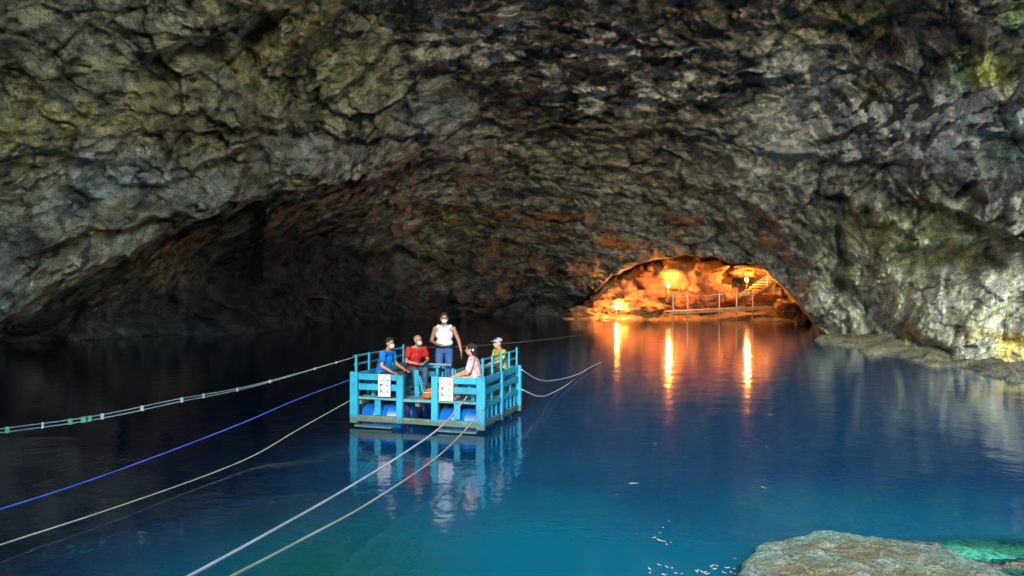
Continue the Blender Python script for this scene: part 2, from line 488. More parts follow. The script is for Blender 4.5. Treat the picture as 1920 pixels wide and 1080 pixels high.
# ------------------------------------------------------------------ unseen pale limestone ground behind the camera, added to bounce light into the cave
gxs = np.linspace(-60, 60, 90); gys = np.linspace(-90, 2.4, 80)
X, Y = np.meshgrid(gxs, gys)
Vg = np.stack([X.ravel(), Y.ravel(), np.zeros(X.size)], -1)
Vg[:, 2] = 1.15 + fbm(Vg * 0.3, 3, 301) * 0.25 - 3.0 * sstep(-0.2, 2.4, Vg[:, 1] + 0.5 * fbm(Vg * .5, 2, 305)) + 0.02 * np.maximum(-Vg[:, 1] - 6, 0)
ground = grid_mesh('ground', Vg, len(gxs), len(gys), M_ROCK, np.array((0.46, 0.42, 0.34)))
tag(ground, kind='structure')

# ------------------------------------------------------------------ water
def water_material():
    m = NT('pool_water')
    c = m.coord('Object')
    dp = m.n('ShaderNodeAttribute'); dp.attribute_name = 'tint'
    m.l(dp.outputs['Color'], m.b.inputs['Base Color'])
    m.b.inputs['Roughness'].default_value = 0.075
    m.b.inputs['IOR'].default_value = 1.333
    m.b.inputs['Specular IOR Level'].default_value = 0.5
    mp = m.n('ShaderNodeMapping'); mp.inputs['Scale'].default_value = (1.0, 1.0, 1.0); m.l(c, mp.inputs['Vector'])
    n1 = m.noise(mp.outputs[0], 1.1, 2, 0.5)
    n2 = m.noise(mp.outputs[0], 6.0, 2, 0.5)
    b = m.bump(n1.outputs['Fac'], 0.13, 0.10)
    b = m.bump(n2.outputs['Fac'], 0.24, 0.016, b)
    m.l(b, m.b.inputs['Normal'])
    sh = m.n('ShaderNodeAttribute'); sh.attribute_name = 'shallow'
    tr = m.n('ShaderNodeBsdfTransparent'); tr.inputs['Color'].default_value = (0.42, 0.95, 0.80, 1)
    mx = m.n('ShaderNodeMixShader')
    m.l(sh.outputs['Fac'], mx.inputs['Fac']); m.l(m.b.outputs[0], mx.inputs[1]); m.l(tr.outputs[0], mx.inputs[2])
    m.l(mx.outputs[0], m.out.inputs['Surface'])
    return m.m
M_WATER = water_material()
gx = np.concatenate([np.linspace(-45, -12, 20, endpoint=False), np.linspace(-12, 14, 170, endpoint=False), np.linspace(14, 45, 20)])
gy = np.concatenate([np.linspace(-14, 4, 10, endpoint=False), np.linspace(4, 22, 130, endpoint=False), np.linspace(22, 110, 70)])
X, Y = np.meshgrid(gx, gy)
Vw = np.stack([X.ravel(), Y.ravel(), np.zeros(X.size)], -1)
shade_navy = np.array((0.0006, 0.006, 0.016)); mid = np.array((0.0006, 0.029, 0.076)); teal = np.array((0.0012, 0.085, 0.125))
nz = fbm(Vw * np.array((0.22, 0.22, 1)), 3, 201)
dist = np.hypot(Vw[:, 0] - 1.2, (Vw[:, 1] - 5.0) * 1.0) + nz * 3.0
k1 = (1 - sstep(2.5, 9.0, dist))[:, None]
k0 = sstep(-2.6, 2.6, Vw[:, 0] + 3.0 - (np.minimum(Vw[:, 1], 30) - 7.4) * .2 + nz * 2.0)[:, None] * (1 - .6 * sstep(22, 45, Vw[:, 1]))[:, None]  # left of this diagonal the water's shade is painted near-black
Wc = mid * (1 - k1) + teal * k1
Wc = shade_navy * (1 - k0) + Wc * k0
gp = np.exp(-(((Vw[:, 0] + 1.9) / 1.1) ** 2 + ((Vw[:, 1] - 7.6) / 1.3) ** 2))[:, None]
Wc = Wc * (1 - .8 * gp) + np.array((0.002, 0.052, 0.040)) * .8 * gp
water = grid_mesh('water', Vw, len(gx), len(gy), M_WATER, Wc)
tag(water, kind='structure')
sx, sy = (Vw[:, 0] - 4.9) / 1.7, (Vw[:, 1] - 7.3) / 1.15
shal = 1 - sstep(0.75, 1.15, np.sqrt(sx * sx + sy * sy) + nz * .3)
_a = water.data.attributes.new('shallow', 'FLOAT', 'POINT')
_a.data.foreach_set('value', (shal * 0.85).astype(np.float32))

# ------------------------------------------------------------------ banks, bed, rocks
def mesh_obj(name, me, mat=None, parent=None, loc=None):
    o = bpy.data.objects.new(name, me)
    COL.objects.link(o)
    if mat is not None and len(me.materials) == 0: me.materials.append(mat)
    if parent is not None: o.parent = parent
    if loc is not None: o.location = loc
    return o

def empty(name, loc, rz=0.0):
    o = bpy.data.objects.new(name, None); COL.objects.link(o)
    o.empty_display_size = 0.2; o.location = loc; o.rotation_euler = (0, 0, rz)
    return o

def bank(name, edge, width, rise, seed, tint, nu=220, nv=46, under=1.2):
    """a low rock bank that climbs from a water edge line towards its outer side"""
    e = np.array(edge, float)
    s = np.concatenate([[0], np.cumsum(np.hypot(*(e[1:] - e[:-1]).T))])
    q = np.linspace(0, s[-1], nu)
    ex, ey = np.interp(q, s, e[:, 0]), np.interp(q, s, e[:, 1])
    for _ in range(3):
        ex[1:-1] = (ex[:-2] + 2 * ex[1:-1] + ex[2:]) / 4; ey[1:-1] = (ey[:-2] + 2 * ey[1:-1] + ey[2:]) / 4
    tx, ty = np.gradient(ex), np.gradient(ey); L = np.hypot(tx, ty)
    nx, ny = ty / L, -tx / L
    t = np.linspace(-under, width, nv)
    V = np.stack([(ex + np.outer(t, nx)), (ey + np.outer(t, ny)), np.zeros((nv, nu))], -1).reshape(-1, 3)
    tt = np.repeat(t, nu)
    w = fbm(V * 0.5, 3, seed) * 1.1
    V[:, 2] = rise * sstep(-0.4, width * .8, tt + w) ** 0.8 + 0.26 * fbm(V * 0.8, 5, seed + 3, .62) + np.minimum(tt + w * .7, 0) * 0.6 + 0.03
    V[:, 2] = np.floor(V[:, 2] * 11) / 11 * .45 + V[:, 2] * .55
    k = (0.7 + 0.6 * (0.5 + fbm(V * 0.9, 3, seed + 7)))[:, None]
    o = grid_mesh(name, V, nu, nv, M_ROCK, np.clip(np.array(tint) * k, 0, .6))
    return tag(o, kind='structure')

bank('shore_bank', [(24, 54), (21.5, 48), (18.8, 44), (16.4, 40), (16.0, 35), (15.6, 31), (15.5, 27.5), (15.4, 22), (15.5, 14), (16, 4)][::-1], 6.5, 0.40, 401, (0.16, 0.16, 0.108))
bank('landing_bank', [(30, 60), (24, 62.5), (20, 66.5), (17, 67.5), (13.5, 67.2), (10, 66.8), (7.5, 67), (5.2, 68.5), (4.2, 74), (4, 86)], 16, 1.5, 411, (0.34, 0.28, 0.18))

# pale bed in the shallows beside the near rock
bx_, by_ = np.meshgrid(np.linspace(2.0, 8.5, 50), np.linspace(4.0, 9.6, 45))
Vb = np.stack([bx_.ravel(), by_.ravel(), np.zeros(bx_.size)], -1)
Vb[:, 2] = -0.24 + 0.10 * fbm(Vb * 0.9, 3, 421)
tag(grid_mesh('pool_bed', Vb, 50, 45, rock_material('pale_bed', (0.62, 0.66, 0.52), 1.5)), kind='structure')

def slab_rock(name, outline, top, tint_in, tint_rim, seed, nt=150, nr=46, label='', cat='rock'):
    pts = np.array(outline, float); c = pts.mean(0)
    ang = np.arctan2(pts[:, 1] - c[1], pts[:, 0] - c[0]); rad = np.hypot(*(pts - c).T)
    o_ = np.argsort(ang); ang, rad = ang[o_], rad[o_]
    th = np.linspace(-math.pi, math.pi, nt)
    rr = np.interp(th, np.concatenate([ang - 2 * math.pi, ang, ang + 2 * math.pi]), np.tile(rad, 3))
    prof = [(t, 0.0) for t in np.linspace(0.001, 0.93, nr)] + [(0.965, -0.012), (0.99, -0.04), (1.0, -0.085), (0.985, -0.14), (0.95, -0.19), (0.955, -0.3), (1.0, -0.55)]
    V = []
    for t, dz in prof:
        rj = rr * t
        V.append(np.stack([c[0] + rj * np.cos(th), c[1] + rj * np.sin(th), np.full(nt, top + dz)], -1))
    V = np.concatenate(V); tt = np.repeat([p[0] for p in prof], nt)
    dzz = np.repeat([p[1] for p in prof], nt)
    sc = np.array((1, 1, 1))
    edge = sstep(0.55, 0.97, tt)
    n = fbm(np.c_[V[:, :2] * 1.4, V[:, 2]], 4, seed)
    w2 = ridged(np.c_[V[:, :2] * 3.2, V[:, 2]], 3, seed + 4)
    V[:, 2] += np.where(dzz == 0, n * 0.022 + w2 * 0.014, n * 0.03)
    V[:, 0] += edge * 0.10 * fbm(np.c_[V[:, :2] * 2.2, V[:, 2] * 2], 3, seed + 9)
    V[:, 1] += edge * 0.10 * fbm(np.c_[V[:, :2] * 2.2, V[:, 2] * 2], 3, seed + 12)
    k = np.clip(edge + n * .6, 0, 1)[:, None]
    T_ = np.array(tint_in) * (1 - k) + np.array(tint_rim) * k
    st = sstep(.08, .3, fbm(V * np.array((1.1, 2.5, 1)), 3, seed + 15))[:, None] * (1 - k)
    T_ = T_ * (1 - .4 * st) + np.array((0.26, 0.17, 0.08)) * .4 * st
    sp = sstep(.16, .3, fbm(V * 5.0, 3, seed + 18))[:, None]
    T_ = T_ * (1 - .5 * sp) + np.array((0.34, 0.37, 0.30)) * .5 * sp
    un = (dzz < -0.1)[:, None]
    T_ = np.where(un, np.array((0.20, 0.10, 0.05)), T_)
    o = grid_mesh(name, V, nt, len(prof), M_NEAR, np.clip(T_, 0, .62))
    return tag(o, label, cat)

M_NEAR = rock_material('near_limestone', None, 2.6, grain=70)
slab_rock('flat_rock', [(2.21, 7.16), (2.36, 7.5), (2.52, 7.62), (2.62, 7.85), (2.78, 7.97), (3.15, 8.16), (3.5, 8.22), (3.95, 8.13), (4.3, 7.92), (4.53, 7.55),
    (4.66, 7.05), (4.7, 6.2), (4.4, 5.3), (3.4, 4.9), (2.6, 5.4), (2.12, 6.4)], 0.17, (0.17, 0.18, 0.095), (0.17, 0.275, 0.205), 431,
    label='broad flat rock with pale green rim just above the blue water', cat='rock')

def boulder_mesh(name, sx_, sy_, sz_, seed, sub=4, rough=0.22, blocky=0.25):
    bm = bmesh.new(); bmesh.ops.create_icosphere(bm, subdivisions=sub, radius=1.0)
    me = bpy.data.meshes.new(name); bm.to_mesh(me); bm.free()
    V = np.empty(len(me.vertices) * 3, np.float32); me.vertices.foreach_get('co', V); V = V.reshape(-1, 3)
    off = np.array((seed * 3.1, seed * 1.7, seed * 2.3))
    fa_, de_ = facets(V * 1.25 + off, seed); fb_, deb_ = facets(V * 3.2 + off, seed + 1)
    k = 1 + rough * fbm(V * 1.3 + off, 4, seed) + blocky * (fa_ * 1.1 + fb_ * .42) - 0.10 * (1 - sstep(0, .10, de_)) * min(1, blocky * 4) + 0.06 * ridged(V * 4.2 + off, 3, seed + 2)
    V = V * k[:, None]
    if sub >= 5:
        V = V * (1 + 0.035 * fbm(V * 9 + off, 3, seed + 5))[:, None]
    V = V * np.array((sx_, sy_, sz_))
    me.vertices.foreach_set('co', V.astype(np.float32).ravel()); me.update()
    me.polygons.foreach_set('use_smooth', np.full(len(me.polygons), True, bool))
    return me

def boulder(x, y, z, sx_, sy_, sz_, seed, mat, label, rz=0.0, sub=5, group=None, **kw):
    o = mesh_obj('boulder', boulder_mesh('boulder', sx_, sy_, sz_, seed, sub, **kw), mat)
    o.location = (x, y, z); o.rotation_euler = (0, 0, rz)
    return tag(o, label, 'boulder', group)

M_SUNK = rock_material('sunken_rock', (0.16, 0.13, 0.10), 2.2)
M_SUNK2 = rock_material('brown_wet_rock', (0.24, 0.15, 0.09), 2.2, 0.5)
boulder(4.45, 8.25, -0.14, 0.42, 0.26, 0.15, 3, M_SUNK, 'dark sunken rock just under the water behind the flat rock')
boulder(5.35, 7.75, -0.13, 0.62, 0.26, 0.15, 4, M_SUNK, 'long sunken rock beyond the turquoise shallows')
boulder(5.10, 6.95, -0.02, 0.45, 0.35, 0.14, 5, M_SUNK2, 'reddish brown wet rock beside the flat rock')
boulder(4.75, 7.62, -0.10, 0.36, 0.16, 0.13, 6, M_SUNK, 'narrow grey rock wedged along the edge of the flat rock')

# ------------------------------------------------------------------ the lit landing under the arch
ORANGE = (1.0, 0.21, 0.018)
M_LAND = rock_material('landing_rock', (0.44, 0.30, 0.15), 1.2, 0.8)
M_LAND2 = rock_material('landing_rock_red_and_shade', (0.26, 0.13, 0.08), 1.2, 0.8)
def pboulder(px_, py_, rx_, ry_, d, seed, label, mat=None, ky=0.8, **kw):
    c = at(px_, py_, d); s = d / F
    boulder(c[0], c[1], c[2], rx_ * s, rx_ * s * ky, ry_ * s, seed, mat or M_LAND, label, **kw)
for a in [
    (1286, 527, 56, 42, 71.5, 21, 'largest pale boulder of the lit heap under the arch'),
    (1244, 520, 34, 26, 72.0, 22, 'rounded boulder against the left shoulder of the largest boulder'),
    (1216, 548, 38, 34, 71.0, 23, 'broken boulder in the middle of the lit rock heap'),
    (1172, 560, 38, 30, 70.8, 24, 'boulder right behind the glowing ground lamp'),
    (1136, 576, 32, 18, 70.2, 25, 'low boulder at the thin end of the lit heap'),
    (1096, 586, 30, 11, 70.0, 26, 'last small boulder where the lit heap meets the dark wall'),
    (1205, 578, 40, 14, 69.6, 27, 'flat boulder lying along the foot of the lit heap'),
    (1152, 545, 26, 20, 73.5, 28, 'boulder high on the lit heap above the ground lamp'),
    (1312, 566, 40, 26, 70.6, 29, 'boulder under the largest boulder, behind the walkway posts'),
    (1182, 524, 24, 14, 74.5, 34, 'top boulder wedged under the arch on the heap')]:
    pboulder(*a, M_LAND2 if a[5] in (23, 25, 34, 29) else M_LAND, blocky=.42, rough=.32)  # redder, darker rock on some boulders paints in the heap's deep shadows
pboulder(1350, 518, 20, 36, 75.0, 30, 'dark red rock filling the gap between the largest boulder and the hollow', M_LAND2)
pboulder(1404, 510, 36, 11, 73.0, 31, 'bright yellow rock shelf over the dark hollow')
pboulder(1364, 556, 22, 18, 73.0, 32, 'small red boulder below the dark hollow', M_LAND2)
pboulder(1432, 566, 30, 18, 71.0, 33, 'boulder under the stairs at the end of the walkway', M_LAND2)
pboulder(1478, 583, 20, 14, 64.0, 35, 'brown boulder in the corner beside the arch foot', M_LAND2)
pboulder(1508, 600, 16, 9, 58.5, 36, 'small wet boulder at the right foot of the arch', M_LAND2)

def add_box(bm, c, s, rot=None):
    m = Matrix.Translation(Vector(c)) @ (rot.to_4x4() if rot is not None else Matrix.Identity(4)) @ Matrix.Diagonal((*s, 1))
    bmesh.ops.create_cube(bm, size=1.0, matrix=m)

def box_between(bm, a, b, w, h):
    a, b = Vector(a), Vector(b); d = b - a
    q = d.to_track_quat('X', 'Z').to_matrix()
    add_box(bm, (a + b) / 2, (d.length, w, h), q)

def bm_obj(name, bm, mat, parent=None, bevel=0.0, smooth=False):
    if bevel:
        bmesh.ops.bevel(bm, geom=list(bm.edges), offset=bevel, segments=1, affect='EDGES', clamp_overlap=True)
    bmesh.ops.recalc_face_normals(bm, faces=list(bm.faces))
    me = bpy.data.meshes.new(name); bm.to_mesh(me); bm.free()
    if smooth: me.polygons.foreach_set('use_smooth', np.full(len(me.polygons), True, bool))
    me.materials.append(mat)
    return mesh_obj(name, me, None, parent)

def tube_mesh(name, pts, rad, sides=8, caps=True):
    P_ = [Vector(p) for p in pts]
    rad = [rad] * len(P_) if not hasattr(rad, '__len__') else rad
    V, Fc = [], []
    up = Vector((0, 0, 1)); prev = None
    for i, p in enumerate(P_):
        t = (P_[min(i + 1, len(P_) - 1)] - P_[max(i - 1, 0)]).normalized()
        n = prev - t * prev.dot(t) if prev is not None else t.cross(up if abs(t.z) < .95 else Vector((1, 0, 0)))
        n.normalize(); prev = n; b = t.cross(n)
        for k in range(sides):
            a = 2 * math.pi * k / sides
            V.append(p + (n * math.cos(a) + b * math.sin(a)) * rad[i])
    for i in range(len(P_) - 1):
        for k in range(sides):
            a, b_ = i * sides + k, i * sides + (k + 1) % sides
            Fc.append((a, b_, b_ + sides, a + sides))
    if caps:
        Fc.append(tuple(range(sides))[::-1]); Fc.append(tuple((len(P_) - 1) * sides + k for k in range(sides)))
    me = bpy.data.meshes.new(name); me.from_pydata([tuple(v) for v in V], [], Fc); me.update()
    me.polygons.foreach_set('use_smooth', np.full(len(me.polygons), True, bool))
    return me

def spline(pts, n=10):
    """Catmull-Rom through points"""
    p = [np.array(q, float) for q in pts]; p = [2 * p[0] - p[1]] + p + [2 * p[-1] - p[-2]]
    out = []
    for i in range(1, len(p) - 2):
        for k in range(n):
            t = k / n
            out.append(0.5 * ((2 * p[i]) + (-p[i-1] + p[i+1]) * t + (2*p[i-1] - 5*p[i] + 4*p[i+1] - p[i+2]) * t*t + (-p[i-1] + 3*p[i] - 3*p[i+1] + p[i+2]) * t**3))
    out.append(p[-2]); return out

def simple_mat(name, col, rough=0.6, spec=0.4, var=0.25, scale=8.0, bump=0.0, metal=0.0):
    m = NT(name); c = m.coord('Object')
    n = m.noise(c, scale, 5, 0.6)
    v = m.ramp(n.outputs['Fac'], [(0.3, (1 - var,) * 3), (0.7, (1 + var,) * 3)])
    rgb = m.n('ShaderNodeRGB'); rgb.outputs[0].default_value = (*col, 1)
    m.l(m.mix(1.0, rgb.outputs[0], v.outputs[0], 'MULTIPLY'), m.b.inputs['Base Color'])
    m.b.inputs['Roughness'].default_value = rough; m.b.inputs['Specular IOR Level'].default_value = spec
    m.b.inputs['Metallic'].default_value = metal
    if bump: m.l(m.bump(n.outputs['Fac'], 0.5, bump), m.b.inputs['Normal'])
    return m.m

M_BOARD = simple_mat('walkway_wood', (0.42, 0.33, 0.20), 0.7, 0.3, 0.35, 3.0, 0.02)
M_PALEPOST = simple_mat('pale_painted_steel', (0.62, 0.60, 0.52), 0.5, 0.4, 0.2, 6.0)
M_TREAD = simple_mat('pale_concrete', (0.62, 0.58, 0.50), 0.8, 0.2, 0.2, 4.0)

wa, wb = at(1256, 584, 65.6), at(1452, 574.5, 67.6)
wk = empty('walkway', wa)
tag(wk, 'narrow timber walkway with pale rail posts below the lit boulders', 'walkway')
def wl(t, off=0.0, dz=0.0):
    d = (wb - wa); n = np.array((-d[1], d[0], 0)); n = n / np.linalg.norm(n)
    return d * t + n * off + np.array((0, 0, dz))
for k in range(26):                                           # cross boards
    bm = bmesh.new(); t0, t1 = k / 26 + .002, (k + 1) / 26 - .002
    box_between(bm, wl(t0, 0.65, random.uniform(-.01, .01)), wl(t1, 0.65, random.uniform(-.01, .01)), 1.35, 0.05)
    bm_obj('board', bm, M_BOARD, wk)
for off in (0.0, 1.3):
    bm = bmesh.new(); box_between(bm, wl(0, off, -0.14), wl(1, off, -0.14), 0.10, 0.21); bm_obj('beam', bm, M_BOARD, wk)
posts = [0.03, 0.165, 0.465, 0.63, 0.785]
for t in posts:
    b = wl(t, 0.0, 0.0)
    me = tube_mesh('rail_post', [b + (0, -.07, -.3), b + (0, -.07, 1.42)], 0.055, 8); mesh_obj('rail_post', me, M_PALEPOST, wk)
    mesh_obj('support', tube_mesh('support', [b + (0, .1, -.25), b + (0, .1, -1.9)], 0.08, 8), M_BOARD, wk)
rp = []
for a_, b_ in zip(posts[:-1], posts[1:]):
    for q in np.linspace(0, 1, 7)[:-1]:
        rp.append(wl(a_ + (b_ - a_) * q, 0, 1.36 - 0.12 * math.sin(math.pi * q)) + (0, -.07, 0))
rp.append(wl(posts[-1], 0, 1.36) + (0, -.07, 0))
mesh_obj('hand_rope', tube_mesh('hand_rope', rp, 0.022, 6), M_PALEPOST, wk)

s0, s1 = at(1398, 553, 68.6), at(1447, 520, 72.0)
st = empty('staircase', s0)
tag(st, 'pale open staircase climbing from the walkway end into the rocks', 'staircase')
dS = s1 - s0
for k in range(8):
    c = dS * (k / 7.0)
    bm = bmesh.new(); add_box(bm, c, (1.55 - .05 * k, 0.36, 0.085)); bm_obj('tread', bm, M_TREAD, st, 0.01)
for sx_ in (-.62, .62):
    bm = bmesh.new(); box_between(bm, np.array((sx_, 0, -.14)) - dS * .06, dS + (sx_, 0, -.14), 0.06, 0.16); bm_obj('stringer', bm, M_BOARD, st)
for k in (0, 3.5, 7):
    c = dS * (k / 7.0)
    mesh_obj('rail_post', tube_mesh('rail_post', [c + (.78, 0, -.1), c + (.78, 0, 1.05)], .045, 8), M_PALEPOST, st)
mesh_obj('handrail', tube_mesh('handrail', [np.array((.78, 0, 1.02)), dS + (.78, 0, 1.02)], .035, 8), M_PALEPOST, st)

# lamps of the landing: each a small round floodlight on a stake with its own light
def lamp(p, label, power, aim=(0, 1, 0.3)):
    e = empty('floodlight', (p[0], p[1], p[2]))
    tag(e, label, 'lamp')
    m = bpy.data.materials.get('lamp_glow')
    if m is None:
        g = NT('lamp_glow'); g.b.inputs['Emission Color'].default_value = (1.0, 0.50, 0.16, 1); g.b.inputs['Emission Strength'].default_value = 120.0
        g.b.inputs['Base Color'].default_value = (.9, .7, .4, 1); m = g.m
    bm = bmesh.new(); bmesh.ops.create_uvsphere(bm, u_segments=16, v_segments=10, radius=0.11)
    for v in bm.verts: v.co.z *= 1.25
    bm_obj('bulb', bm, m, e, smooth=True)
    prof = [(0.06, -.30), (0.13, -.28), (0.14, -.2), (0.10, -.17)]
    bm = bmesh.new(); n = 14; rings = [[bm.verts.new((r_ * math.cos(2*math.pi*k/n), r_ * math.sin(2*math.pi*k/n), z_)) for k in range(n)] for r_, z_ in prof]
    for a_, b_ in zip(rings[:-1], rings[1:]):
        for k in range(n): bm.faces.new((a_[k], a_[(k+1) % n], b_[(k+1) % n], b_[k]))
    bm.faces.new(rings[0][::-1]); bm.faces.new(rings[-1])
    bm_obj('socket', bm, M_BOARD, e, smooth=True)
    mesh_obj('stake', tube_mesh('stake', [(0, 0, -.29), (0, 0, -1.1)], .03, 8), M_BOARD, e)
    ld = bpy.data.lights.new('lamp_light', 'POINT'); ld.energy = power; ld.color = ORANGE; ld.shadow_soft_size = 0.2
    lo = bpy.data.objects.new('lamp_light', ld); COL.objects.link(lo); lo.parent = e; lo.location = (0, -0.28, 0.12)
lamp(at(1156, 576, 68.0), 'glowing lamp low on the bank before the rock heap', 115)
lamp(at(1253, 535, 67.6), 'glowing lamp in front of the largest lit boulder', 170)
lamp(at(1400, 524, 70.4), 'glowing lamp in the hollow behind the staircase', 115)

# driftwood at the landing's edge
M_DRIFT = simple_mat('driftwood', (0.40, 0.29, 0.18), 0.8, 0.2, 0.3, 5.0)
for k, (pp, lab) in enumerate([
    ([(1098, 611, 62.5), (1118, 603, 63.6), (1142, 596, 65.5), (1158, 590, 67.0)], 'thin bare branch dipping into the water by the lit bank'),
    ([(1118, 601, 64.5), (1135, 598, 65.5), (1160, 600, 65.6)], 'short forked stick lying at the edge of the lit bank'),
    ([(1216, 616, 61.5), (1230, 604, 63.0), (1243, 590, 65.0), (1246, 584, 66.2)], 'crooked branch leaning from the walkway start into the water'),
    ([(1112, 566, 70.0), (1128, 548, 70.5), (1150, 530, 71.0), (1160, 512, 71.4)], 'bare branch sticking up from the lit rock heap')]):
    p_ = spline([at(*q) for q in pp], 5)
    o = mesh_obj('branch', tube_mesh('branch', p_, list(np.linspace(.05, .02, len(p_))), 6), M_DRIFT)
    tag(o, lab, 'branch')

# ------------------------------------------------------------------ raft
def paint_mat(name, col, wear, wear_amt=0.5, rough=0.5):
    """brushed paint worn through to grey wood in streaks along the boards"""
    m = NT(name); c = m.coord('Object')
    n1 = m.noise(c, 3.0, 6, 0.65); n2 = m.noise(c, 22.0, 4, 0.6)
    oi = m.n('ShaderNodeObjectInfo')
    rgb = m.n('ShaderNodeRGB'); rgb.outputs[0].default_value = (*col, 1)
    v = m.ramp(n1.outputs['Fac'], [(0.3, (0.78, 0.82, 0.84)), (0.7, (1.15, 1.1, 1.08))])
    a = m.mix(1.0, rgb.outputs[0], v.outputs[0], 'MULTIPLY')
    hv = m.ramp(oi.outputs['Random'], [(0.0, (0.82, 0.86, 0.9)), (1.0, (1.1, 1.06, 1.04))])
    a = m.mix(1.0, a, hv.outputs[0], 'MULTIPLY')
    w = m.ramp(n2.outputs['Fac'], [(0.62 - 0.2 * wear_amt, (0, 0, 0)), (0.70 - 0.1 * wear_amt, (1, 1, 1))])
    wf = m.n('ShaderNodeMath', _operation='MULTIPLY'); m.l(w.outputs[0], wf.inputs[0]); wf.inputs[1].default_value = wear_amt
    col_ = m.mix(wf.outputs[0], a, wear)
    # algae and grime band of the waterline, ragged along its top
    g = m.n('ShaderNodeNewGeometry'); sz = m.n('ShaderNodeSeparateXYZ'); m.l(g.outputs['Position'], sz.inputs[0])
    n3 = m.noise(g.outputs['Position'], 7.0, 4, 0.6)
    ad = m.n('ShaderNodeMath', _operation='MULTIPLY_ADD'); m.l(n3.outputs['Fac'], ad.inputs[0]); ad.inputs[1].default_value = -0.30; m.l(sz.outputs['Z'], ad.inputs[2])
    wl_ = m.ramp(ad.outputs[0], [(0.0, (0.85, 0.85, 0.85)), (0.10, (0, 0, 0))])
    col_ = m.mix(wl_.outputs[0], col_, (0.035, 0.055, 0.03))
    n4 = m.noise(g.outputs['Position'], 2.2, 6, 0.7)
    gr = m.ramp(n4.outputs['Fac'], [(0.38, (0.62, 0.66, 0.62)), (0.52, (1, 1, 1))])
    col_ = m.mix(0.8, col_, gr.outputs[0], 'MULTIPLY')
    m.l(col_, m.b.inputs['Base Color'])
    m.b.inputs['Roughness'].default_value = rough
    m.l(m.bump(n2.outputs['Fac'], 0.3, 0.006), m.b.inputs['Normal'])
    return m.m
TURQ = (0.003, 0.185, 0.262)
M_TURQ = paint_mat('turquoise_paint', TURQ, (0.074, 0.1406, 0.1332), 0.35)
M_TURQ_WORN = paint_mat('worn_turquoise_paint', (0.0259, 0.1406, 0.1554), (0.1258, 0.148, 0.111), 0.8, 0.7)
M_MOSSY = paint_mat('algae_stained_wood', (0.0592, 0.0962, 0.0666), (0.0962, 0.0814, 0.037), 0.9, 0.8)
M_BLUEPL = simple_mat('blue_plastic_drum', (0.003, 0.07, 0.26), 0.4, 0.5, 0.15, 5.0)
M_BLUEP = paint_mat('blue_bench_paint', (0.00444, 0.0666, 0.222), (0.074, 0.148, 0.222), 0.3)

RW, RD = 2.9, 2.5
RROT = R(-17.5)
RO = np.array((-3.32, 15.47, 0.0))
_u = np.array((math.cos(RROT), math.sin(RROT), 0)); _v = np.array((-math.sin(RROT), math.cos(RROT), 0))
def raft_pt(lx, ly, z): return RO + _u * lx + _v * ly + np.array((0, 0, z))
raft = empty('raft', tuple(raft_pt(RW / 2, RD / 2, 0)), RROT)
tag(raft, 'turquoise timber raft with railings floating on blue drums, carrying passengers', 'raft')
_rng = random.Random(3)
def board(name, x0, x1, y0, y1, z0, z1, mat=M_TURQ, bev=0.008, jit=0.006, parent=raft):
    c = np.array(((x0 + x1) / 2 - RW / 2, (y0 + y1) / 2 - RD / 2, (z0 + z1) / 2))
    bm = bmesh.new(); add_box(bm, (0, 0, 0), (x1 - x0, y1 - y0, z1 - z0))
    o = bm_obj(name, bm, mat, parent, bev)
    o.location = c + np.array([_rng.uniform(-jit, jit) for _ in range(3)])
    o.rotation_euler = (_rng.uniform(-.008, .008), _rng.uniform(-.012, .012), _rng.uniform(-.008, .008))
    return o
def beam(name, a, b, w, h, mat=M_TURQ, bev=0.006):
    bm = bmesh.new(); off = Vector((RW / 2, RD / 2, 0))
    box_between(bm, Vector(a) - off, Vector(b) - off, w, h)
    return bm_obj(name, bm, mat, raft, bev)

# posts
for x0, x1 in ((-0.03, 0.145), (1.03, 1.17), (1.79, 1.93), (2.75, 2.93)):
    board('post', x0, x1, -0.03, 0.07, 0.06 if x0 in (-0.03, 2.75) else 0.10, 1.12 if x0 in (-.03, 2.75) else 1.085)
for x0, x1 in ((-0.02, 0.12), (1.06, 1.17), (1.80, 1.91), (2.78, 2.92)):
    board('post', x0, x1, RD - 0.07, RD + 0.03, 0.06, 1.10)
for sx_ in (0.0, 2.84):
    board('post', sx_, sx_ + 0.06, 1.17, 1.30, 0.06, 1.09)
# front and back panels
for y0, fr in ((0.0, True), (RD - 0.045, False)):
    for x0, x1 in ((0.15, 1.025), (1.935, 2.745)):
        board('top_rail', x0, x1, y0, y0 + .045, 0.955, 1.085)
        board('middle_rail', x0, x1, y0, y0 + .045, 0.755, 0.885)
        board('sill_board', x0, x1, y0 - .02, y0 + .10, 0.555, 0.605, M_TURQ_WORN)
        xm = (x0 + x1) / 2
        board('lower_post', xm - .065, xm + .065, y0, y0 + .06, 0.235, 0.55)
        board('bottom_board', x0 - .02, x1 + .03, y0 - .015, y0 + .05, 0.10, 0.232, M_MOSSY if fr and x0 < 1 else M_TURQ_WORN)
board('threshold', 1.17, 1.80, -.02, .10, 0.545, 0.60, M_TURQ_WORN)
board('bottom_board', 1.12, 1.84, .0, .07, 0.10, 0.215, M_MOSSY)
